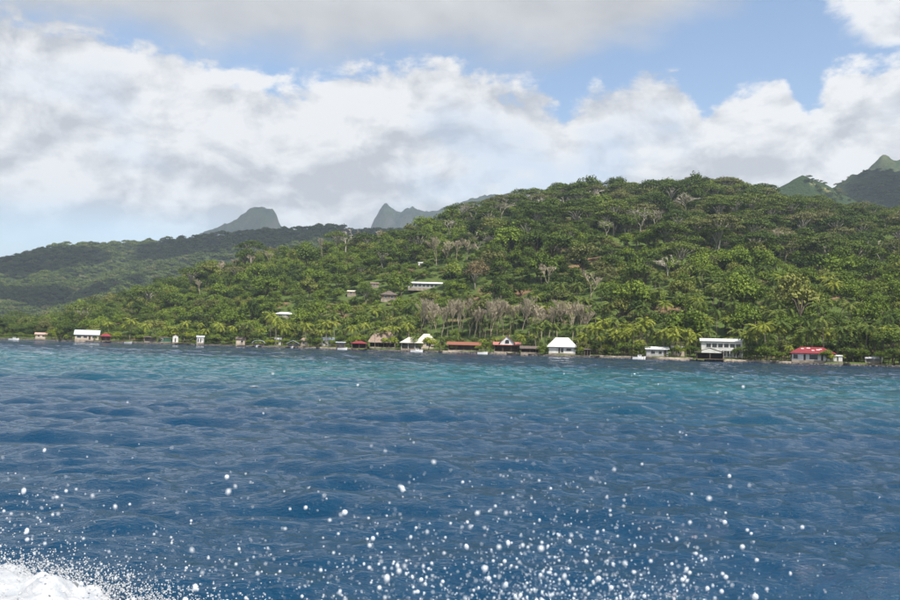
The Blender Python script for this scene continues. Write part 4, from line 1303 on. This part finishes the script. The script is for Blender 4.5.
for px in np.arange(600, 900, 14.0):
    pal.append((float(px + rng.uniform(-4, 4)), float(rng.uniform(10, 22)), float(rng.uniform(.7, 1.05)), int(rng.uniform() < .6)))
for i, (px, off, sc, yl) in enumerate(pal):
    L_ = land(px + random.uniform(-.7, .7), off)
    mk = min(MARKS, key=lambda q: abs(q[0] - px))[1]
    size = 'short' if sc < .75 else 'tall' if sc > 1.07 else 'middle sized'
    col_ = 'yellow' if yl else 'green'
    palm(L_, i, sc * random.uniform(.95, 1.05), bool(yl), True, f'{size} {col_} coconut palm on the shore by the {mk}', f'{size} {col_} palms by the {mk}')

# ------------------------------------------------------------------ forest placement
GRASS = [(hit(424, 296), 13, 6), (hit(380, 281), 7, 4), (hit(352, 301), 4, 3)]
def blocked(x, y, cr, th=9.0):
    px = pxof(x, y)
    z0 = float(height(x, y))
    for kx, ky, rad_, hw, kz in KEEP:
        if (x - kx) ** 2 + (y - ky) ** 2 < (rad_ + cr * 0.45) ** 2: return True
        kp = pxof(kx, ky)
        if abs(px - kp) < (hw + cr * .7) / ky * F and -80 < y - ky < 0:
            if z0 + th > CAM_H + (kz + 0.4 - CAM_H) * y / ky: return True
    for g, rx, ry in GRASS:
        if ((x - g.x) / rx) ** 2 + ((y - g.y) / ry) ** 2 < 1: return True
    return False
cand = []
y = 262.0
while y < 830:
    stepy = 5.4
    xs = np.arange(-0.60 * y, 0.60 * y, 6.0)
    for x in xs:
        xx = x + rng.uniform(-2.6, 2.6); yy = y + rng.uniform(-2.4, 2.4)
        px = pxof(xx, yy)
        S = float(shore(px)); Rg = float(ridge(px))
        if yy < S + 2.5 or yy > Rg + 45: continue
        cand.append((xx, yy, px, (yy - S) / (Rg - S)))
    y += stepy
spots = []
for xx, yy, px, t_ in cand:
    n_ = float(fbm(xx / 70.0, yy / 70.0, 77, 3))
    n2 = float(vnoise(xx / 45.0, yy / 45.0, 91))
    r = rng.uniform()
    right = float(sstep(430, 640, px))
    if t_ < 0.06:
        kind, sc, keep = 'B', rng.uniform(.3, .62), .85
    elif t_ < 0.24 and n2 > .45 and r < .42:
        kind, sc, keep = 'P', rng.uniform(.85, 1.2), .75
    elif r < (0.36 * right + .06) * float(sstep(.22, .5, t_)) * (1.3 if n_ > 0 else .6):
        kind, sc, keep = 'U', rng.uniform(.65, 1.5), .30
    else:
        kind = 'B'
        sc = min(1.75, .72 * math.exp(rng.normal(0, .30))) * (1.0 + .28 * right)
        keep = .62 - .14 * right
        if n_ > 0.25: sc *= 1.12
        br = (.62 if px < 470 else .75 * float(sstep(.62, .34, t_) * sstep(560, 760, px)) + .10) + .5 * n_
        if rng.uniform() < br: kind = 'L'
    if t_ < .5 and px > 560 and rng.uniform() < .02:
        kind, sc = 'P', rng.uniform(.9, 1.2)
    if rng.uniform() > keep: continue
    cr = 4.3 * sc if kind in 'BL' else 7.5 * sc if kind == 'U' else 2.5
    if blocked(xx, yy, cr, 10.3 * sc if kind in 'BL' else 13.5 * sc if kind == 'U' else 13 * sc): continue
    spots.append((kind, xx, yy, float(height(xx, yy)), sc, cr / yy))
# ridge crown: wide flat-topped trees on the skyline
for i, px in enumerate((474, 492, 511, 530, 549, 566, 586, 606, 628, 648, 668, 690, 708, 727, 746, 764, 790, 822, 858, 890)):
    Yr = np.arange(560.0, 800.0, 4.0)
    xr = (px - 450) / F * Yr
    Y = float(Yr[np.argmax((height(xr, Yr) - CAM_H) / Yr)])
    x = (px + rng.uniform(-4, 4) - 450) / F * Y
    sc_ = rng.uniform(.95, 1.35)
    o = tree('umbrella_tree', '', '', LACE[i % 4], (x, Y, gz(x, Y) - .3), rng.uniform(0, 6.28), (sc_ * 1.15, sc_ * 1.15, rng.uniform(.95, 1.3)),
             'wide lacy flat topped tree on the skyline above the ' + min(MARKS, key=lambda q: abs(q[0] - px))[1], 'lacy skyline trees above the ' + min(MARKS, key=lambda q: abs(q[0] - px))[1])
infr = lambda q: -0.53 < q[1] / q[2] < 0.53
for K, setk, limit in (('B', BROAD, 290), ('L', BRIGHT, 290), ('U', UMB, 290), ('P', PALM, 150)):
    S_ = sorted([q for q in spots if q[0] == K], key=lambda q: (not infr(q), -q[5]))
    near, rest = S_[:limit], S_[limit:]
    for i, (k, x, yv, z, sc, _) in enumerate(near):
        if K == 'P':
            palm((x, yv, z - .2), i, sc * .92, rng.uniform() < .10)
        else:
            kl = ('leafy round tree', 'round trees') if K == 'B' else ('light green bushy tree', 'light green trees') if K == 'L' else ('flat topped umbrella tree', 'umbrella trees')
            nm = 'broadleaf_tree' if K == 'B' else 'bushy_tree' if K == 'L' else 'umbrella_tree'
            tree(nm, kl[0], kl[1], setk[i % len(setk)], (x, yv, z - .3), rng.uniform(0, 6.28), (sc * rng.uniform(.9, 1.15), sc * rng.uniform(.9, 1.15), sc * rng.uniform(.85, 1.2)))
    spots = [q for q in spots if q[0] != K] + [q for q in rest]

def scatter(name, label, pts, scales, metas, kind='stuff'):
    """one object: crowns stood on points by geometry nodes"""
    n = len(pts)
    me = mesh(name, np.array(pts), [])
    at_s = me.attributes.new('size', 'FLOAT_VECTOR', 'POINT')
    at_s.data.foreach_set('vector', np.array(scales, dtype=np.float32).ravel())
    at_r = me.attributes.new('turn', 'FLOAT_VECTOR', 'POINT')
    rr_ = np.zeros((n, 3), np.float32); rr_[:, 2] = rng.uniform(0, 6.28, n)
    at_r.data.foreach_set('vector', rr_.ravel())
    at_i = me.attributes.new('which', 'INT', 'POINT')
    at_i.data.foreach_set('value', rng.integers(0, len(metas), n).astype(np.int32))
    o = link(name, me)
    g = bpy.data.node_groups.new(name, 'GeometryNodeTree')
    g.interface.new_socket('Geometry', in_out='INPUT', socket_type='NodeSocketGeometry')
    g.interface.new_socket('Geometry', in_out='OUTPUT', socket_type='NodeSocketGeometry')
    nd = g.nodes
    gi, go = nd.new('NodeGroupInput'), nd.new('NodeGroupOutput')
    jn = nd.new('GeometryNodeJoinGeometry')
    for mm in metas:
        so = bpy.data.objects.new('crown', mm)
        oi = nd.new('GeometryNodeObjectInfo')
        oi.inputs['Object'].default_value = so
        oi.inputs['As Instance'].default_value = True
        g.links.new(oi.outputs['Geometry'], jn.inputs[0])
    ip = nd.new('GeometryNodeInstanceOnPoints')
    ip.inputs['Pick Instance'].default_value = True
    g.links.new(gi.outputs[0], ip.inputs['Points'])
    g.links.new(jn.outputs[0], ip.inputs['Instance'])
    for nm, ty, so in (('which', 'INT', 'Instance Index'), ('turn', 'FLOAT_VECTOR', 'Rotation'), ('size', 'FLOAT_VECTOR', 'Scale')):
        na = nd.new('GeometryNodeInputNamedAttribute')
        na.data_type = ty
        na.inputs['Name'].default_value = nm
        g.links.new(na.outputs['Attribute'], ip.inputs[so])
    g.links.new(ip.outputs[0], go.inputs[0])
    md = o.modifiers.new('scatter', 'NODES')
    md.node_group = g
    tag(o, label, kind=kind)
    return o

rb_ = [q for q in spots if q[0] in ('B',)]
ru_ = [q for q in spots if q[0] == 'U']
rl_ = [q for q in spots if q[0] == 'L']
if rl_:
    scatter('light_forest', 'further light green bushy trees of the near hill', [(q[1], q[2], q[3] - .4) for q in rl_], [(q[4] * rng.uniform(.9, 1.2), q[4] * rng.uniform(.9, 1.2), q[4] * rng.uniform(.85, 1.2)) for q in rl_], [b[1] for b in BRIGHT])
if rb_:
    scatter('forest', 'dense leafy forest covering the near hill', [(q[1], q[2], q[3] - .4) for q in rb_], [(q[4] * rng.uniform(.9, 1.2), q[4] * rng.uniform(.9, 1.2), q[4] * rng.uniform(.85, 1.2)) for q in rb_], [b[1] for b in BROAD])
if ru_:
    scatter('umbrella_forest', 'further flat topped trees scattered over the near hill', [(q[1], q[2], q[3] - .4) for q in ru_], [(q[4],) * 3 for q in ru_], [b[1] for b in UMB])
# undergrowth fills the gaps on the near hill
pts, scs = [], []
for xx, yy, px, t_ in cand:
    if t_ < .008 or rng.uniform() > .6: continue
    x = xx + rng.uniform(-3, 3); yv = yy + rng.uniform(-3, 3)
    s_ = rng.uniform(.22, .42)
    if blocked(x, yv, 1.2, 9 * s_ - 1): continue
    pts.append((x, yv, gz(x, yv) - 1.0)); scs.append((s_ * 1.3, s_ * 1.3, s_))
scatter('undergrowth', 'low green undergrowth between the trees of the near hill', pts, scs, [b[1] for b in BROAD[:3] + BRIGHT[:2]])

# far woods
def far_wood(name, label, XX, YY, ZZ, D, n, s0, s1, frontlim):
    pts, scs = [], []
    ny, nx = XX.shape
    for _ in range(n):
        j, i = rng.integers(1, ny - 1), rng.integers(1, nx - 1)
        fx, fy = rng.uniform(), rng.uniform()
        x = XX[j, i] + fx * (XX[j, i + 1] - XX[j, i]); yv = YY[j, i] + fy * (YY[j + 1, i] - YY[j, i])
        z = (ZZ[j, i] * (1 - fx) + ZZ[j, i + 1] * fx) * (1 - fy) + (ZZ[j + 1, i] * (1 - fx) + ZZ[j + 1, i + 1] * fx) * fy
        if abs(x / yv) > .6 or z < 2 or yv > D + 80: continue
        if frontlim and frontlim(x, yv, z): continue
        s_ = rng.uniform(s0, s1)
        pts.append((x, yv, z - 1.5)); scs.append((s_, s_, s_ * rng.uniform(.8, 1.15)))
    scatter(name, label, pts, scs, FAR)
far_wood('far_forest', 'far forest canopy on the dark range at left', MX, MY, MZ, 2150, 28000, .8, 1.6, lambda x, y, z: x / y > .12)
far_wood('far_forest', 'far forest canopy on the green peak at right', RAX, RAY, RAZ, 1650, 3600, .5, 1.1, lambda x, y, z: x / y < .2 or (fbm(x / 50, y / 80, 61, 2) > .12))
far_wood('far_forest', 'far forest canopy on the dark shoulder at right', RBX, RBY, RBZ, 2050, 9000, .55, 1.0, lambda x, y, z: x / y < .3)
# flat land between the near shore and the range at the far left
pts, scs = [], []
for _ in range(2600):
    yv = rng.uniform(560, 1300); x = -yv * rng.uniform(.2, .62)
    px = pxof(x, yv)
    if yv < shore(px) + 20: continue
    z = gz(x, yv)
    if yv > ridge(px) + 20 or px < 60:
        s_ = rng.uniform(.7, 1.3)
        pts.append((x, yv, z - .5)); scs.append((s_, s_, s_))
scatter('lowland_forest', 'low forest on the flat land at the far left', pts, scs, [b[1] for b in BROAD[:4]])

# ------------------------------------------------------------------ foam and spray
# the boat's wake at the lower left
xs = np.linspace(-9.5, -1.3, 260); ysl = np.linspace(4.6, 11.0, 230)
XX, YY = np.meshgrid(xs, ysl)
edge = 9.45 - 0.22 * (XX + 4.3) - 0.28 * np.maximum(0, XX + 4.4) ** 1.5
edge = edge + 0.55 * fbm(XX / 0.6, YY / 0.6, 51, 5, .6)
q = edge - YY
hh = (0.42 - 0.07 * (XX + 4.0)) * sstep(-0.05, 1.3, q) * (0.85 + 0.4 * fbm(XX / 0.5, YY / 0.4, 53, 5, .6)) + 0.06 * fbm(XX / 0.2, YY / 0.16, 57, 4) * sstep(0, .3, q)
base_z = sea(XX, YY, XX * 0 + 0.1)[0] * 0.5 + 0.05
ZZ = np.where(q > -0.05, base_z + hh + 0.02, base_z - 0.35)
gf = grid_faces(len(ysl), len(xs))
torn = (q + .75 * fbm(XX / .16, YY / .11, 63, 4, .6) + .5 * fbm(XX / .5, YY / .4, 65, 3)).ravel()
gf = gf[torn[gf[:, 0]] > .22]
tag(link('wake_foam', mesh('wake_foam', np.stack([XX, YY, ZZ], -1).reshape(-1, 3), gf, M['foam'], True)), 'white churned wake foam at the lower left corner', kind='stuff')

def blob_mesh(name, items, mat, label):
    V, Fc = [], []
    I = np.array(ico)
    for x, y, z, s_ in items:
        b = len(V)
        st = rng.uniform(.9, 1.15)
        P_ = I * np.array([s_, s_, s_ * st]) + np.array([x, y, z])
        V += P_.tolist()
        Fc.append(np.array(icf) + b)
    o = link(name, mesh(name, np.array(V), np.concatenate(Fc), mat, True))
    tag(o, label, kind='stuff')
items = []
for _ in range(6500):
    x = rng.uniform(-7.5, -1.3)
    e = 9.45 - 0.22 * (x + 4.3) - 0.28 * max(0, x + 4.4) ** 1.5
    yv = e + rng.normal(-.15, .26)
    hz_ = abs(rng.normal(0, .11)) + (rng.exponential(.2) if rng.uniform() < .12 else 0)
    items.append((x, yv, .04 + hz_ + max(0, .22 * (e - yv)), rng.uniform(.003, .0105)))
for _ in range(5200):
    k_ = rng.integers(0, XX.size)
    if q.ravel()[k_] < 0.02: continue
    items.append((XX.ravel()[k_] + rng.uniform(-.03, .03), YY.ravel()[k_] + rng.uniform(-.03, .03), ZZ.ravel()[k_] + abs(rng.normal(0, .05)), rng.uniform(.004, .013)))
blob_mesh('wake_spray', items, M['foam'], 'fine white spray along the rim of the wake foam')

# little whitecaps on the open water
def fleck(px, py, w, label, group=None):
    Y = CAM_H * F / (py - hor(px))
    x = (px - 450) / F * Y
    W_ = w / F * Y
    n = 26 if w < 8 else 150
    V, Fc = [], []
    I = np.array(ico)
    for _ in range(n):
        a_ = np.clip(rng.normal(0, .42), -1.1, 1.1); b_ = rng.normal(0, .16)
        xx, yy = x + a_ * W_ / 2, Y + (b_ + .10 * math.sin(a_ * 4 + px)) * W_ * .8
        s_ = W_ * rng.uniform(.008, .034) * (1.15 - abs(a_)) * (1.6 if w < 8 else 1.0)
        sp_ = max(.1, Y * .0046)
        z0, ddx, ddy = sea(np.array([xx]), np.array([yy]), np.array([sp_]))
        b = len(V)
        V += (I * np.array([s_ * 1.7, s_, s_ * .35]) + np.array([xx + ddx[0], yy + ddy[0], z0[0] + s_ * .1 + .02])).tolist()
        Fc.append(np.array(icf) + b)
    o = link('whitecap', mesh('whitecap', np.array(V), np.concatenate(Fc), M['foam'], True))
    tag(o, label, 'whitecap', group)
fleck(341, 439.5, 28, 'broad whitecap in the left middle of the water')
fleck(257, 389, 14, 'whitecap at the near edge of the turquoise band')
fleck(372, 375, 12, 'thin whitecap on the turquoise band')
fleck(775, 418, 22, 'slanting whitecap streak in the right middle of the water')
fleck(60, 346, 8, 'small whitecap before the beige hut at far left')
for i in range(34):
    px = rng.uniform(0, 900); py = hor(px) + rng.uniform(9, 26)
    fleck(px, py, rng.uniform(2.5, 6), 'tiny whitecap fleck on the far water', 'tiny whitecaps on the far water')

# drops of spray thrown up beside the boat
def drop_px():
    r = rng.uniform()
    if r < .54:
        px, py = rng.normal(590, 95), 614 - rng.exponential(42)
    elif r < .77:
        px, py = rng.normal(420, 90), 612 - rng.exponential(60)
    elif r < .88:
        px, py = rng.normal(160, 100), 604 - rng.exponential(40)
    elif r < .93:
        px, py = abs(rng.normal(0, 60)), rng.normal(520, 45)
    else:
        px, py = rng.normal(430, 230), 600 - rng.exponential(100)
    return px, py
drops = []
while len(drops) < 3700:
    px, py = drop_px()
    if py < 362 or px < -40 or px > 760 + rng.uniform(0, 140) or py > 640: continue
    rpx = min(2.8, 0.47 * math.exp(rng.normal(0, .64)))
    if py < 480: rpx = min(2.4, rpx * .8)
    if py < 470 and rng.uniform() < .35: continue
    drops.append((rpx, px, py, rng.uniform(1.3, 3.6)))
drops.sort(key=lambda q: -q[0] * (1 if -5 < q[1] < 905 and q[2] < 603 else .01))
DM = [MB() for _ in range(3)]
for i, b in enumerate(DM):
    pass
def sphere(seed, st):
    rn = np.random.default_rng(seed)
    n, m2 = 10, 8
    V = [(0, 0, -1)]
    for j in range(1, m2):
        ph = math.pi * j / m2 - math.pi / 2
        for k in range(n):
            th = 2 * math.pi * k / n
            V.append((math.cos(ph) * math.cos(th), math.cos(ph) * math.sin(th), math.sin(ph)))
    V.append((0, 0, 1))
    Fc = [(0, 1 + (k + 1) % n, 1 + k) for k in range(n)]
    for j in range(m2 - 2):
        for k in range(n):
            a, b = 1 + j * n + k, 1 + j * n + (k + 1) % n
            Fc.append((a, b, b + n, a + n))
    l0 = 1 + (m2 - 2) * n
    Fc += [(l0 + k, l0 + (k + 1) % n, len(V) - 1) for k in range(n)]
    V = np.array(V) * np.array([1, 1, st])
    return mesh('droplet', V, Fc, M['drop'], True)
SPH = [sphere(1, 1.0), sphere(2, 1.1), sphere(3, 0.96), sphere(4, 1.5)]
for i, (rpx, px, py, Y) in enumerate(drops[:300]):
    q = at(px, py, Y)
    o = link('spray_droplet', SPH[i % 4], None, q, (rng.uniform(-.4, .4), rng.uniform(-.4, .4), rng.uniform(0, 6)), (rpx / F * Y,) * 3)
    size = 'large' if rpx > 2.6 else 'medium'
    side = 'left beside the wake foam' if px < 200 else 'at the left centre of the spray' if px < 400 else 'in the thick of the spray' if px < 620 else 'at the right end of the spray'
    hi = 'high over the water' if py < 450 else 'at middle height' if py < 530 else 'low over the water'
    tag(o, f'{size} white spray droplet {hi} {side}', 'droplet', f'{size} droplets {hi} {side}')
items = []
for rpx, px, py, Y in drops[300:]:
    q = at(px, py, Y)
    items.append((q.x, q.y, q.z, rpx / F * Y))
blob_mesh('fine_spray', items, M['drop'], 'fine white spray drops hanging over the water')
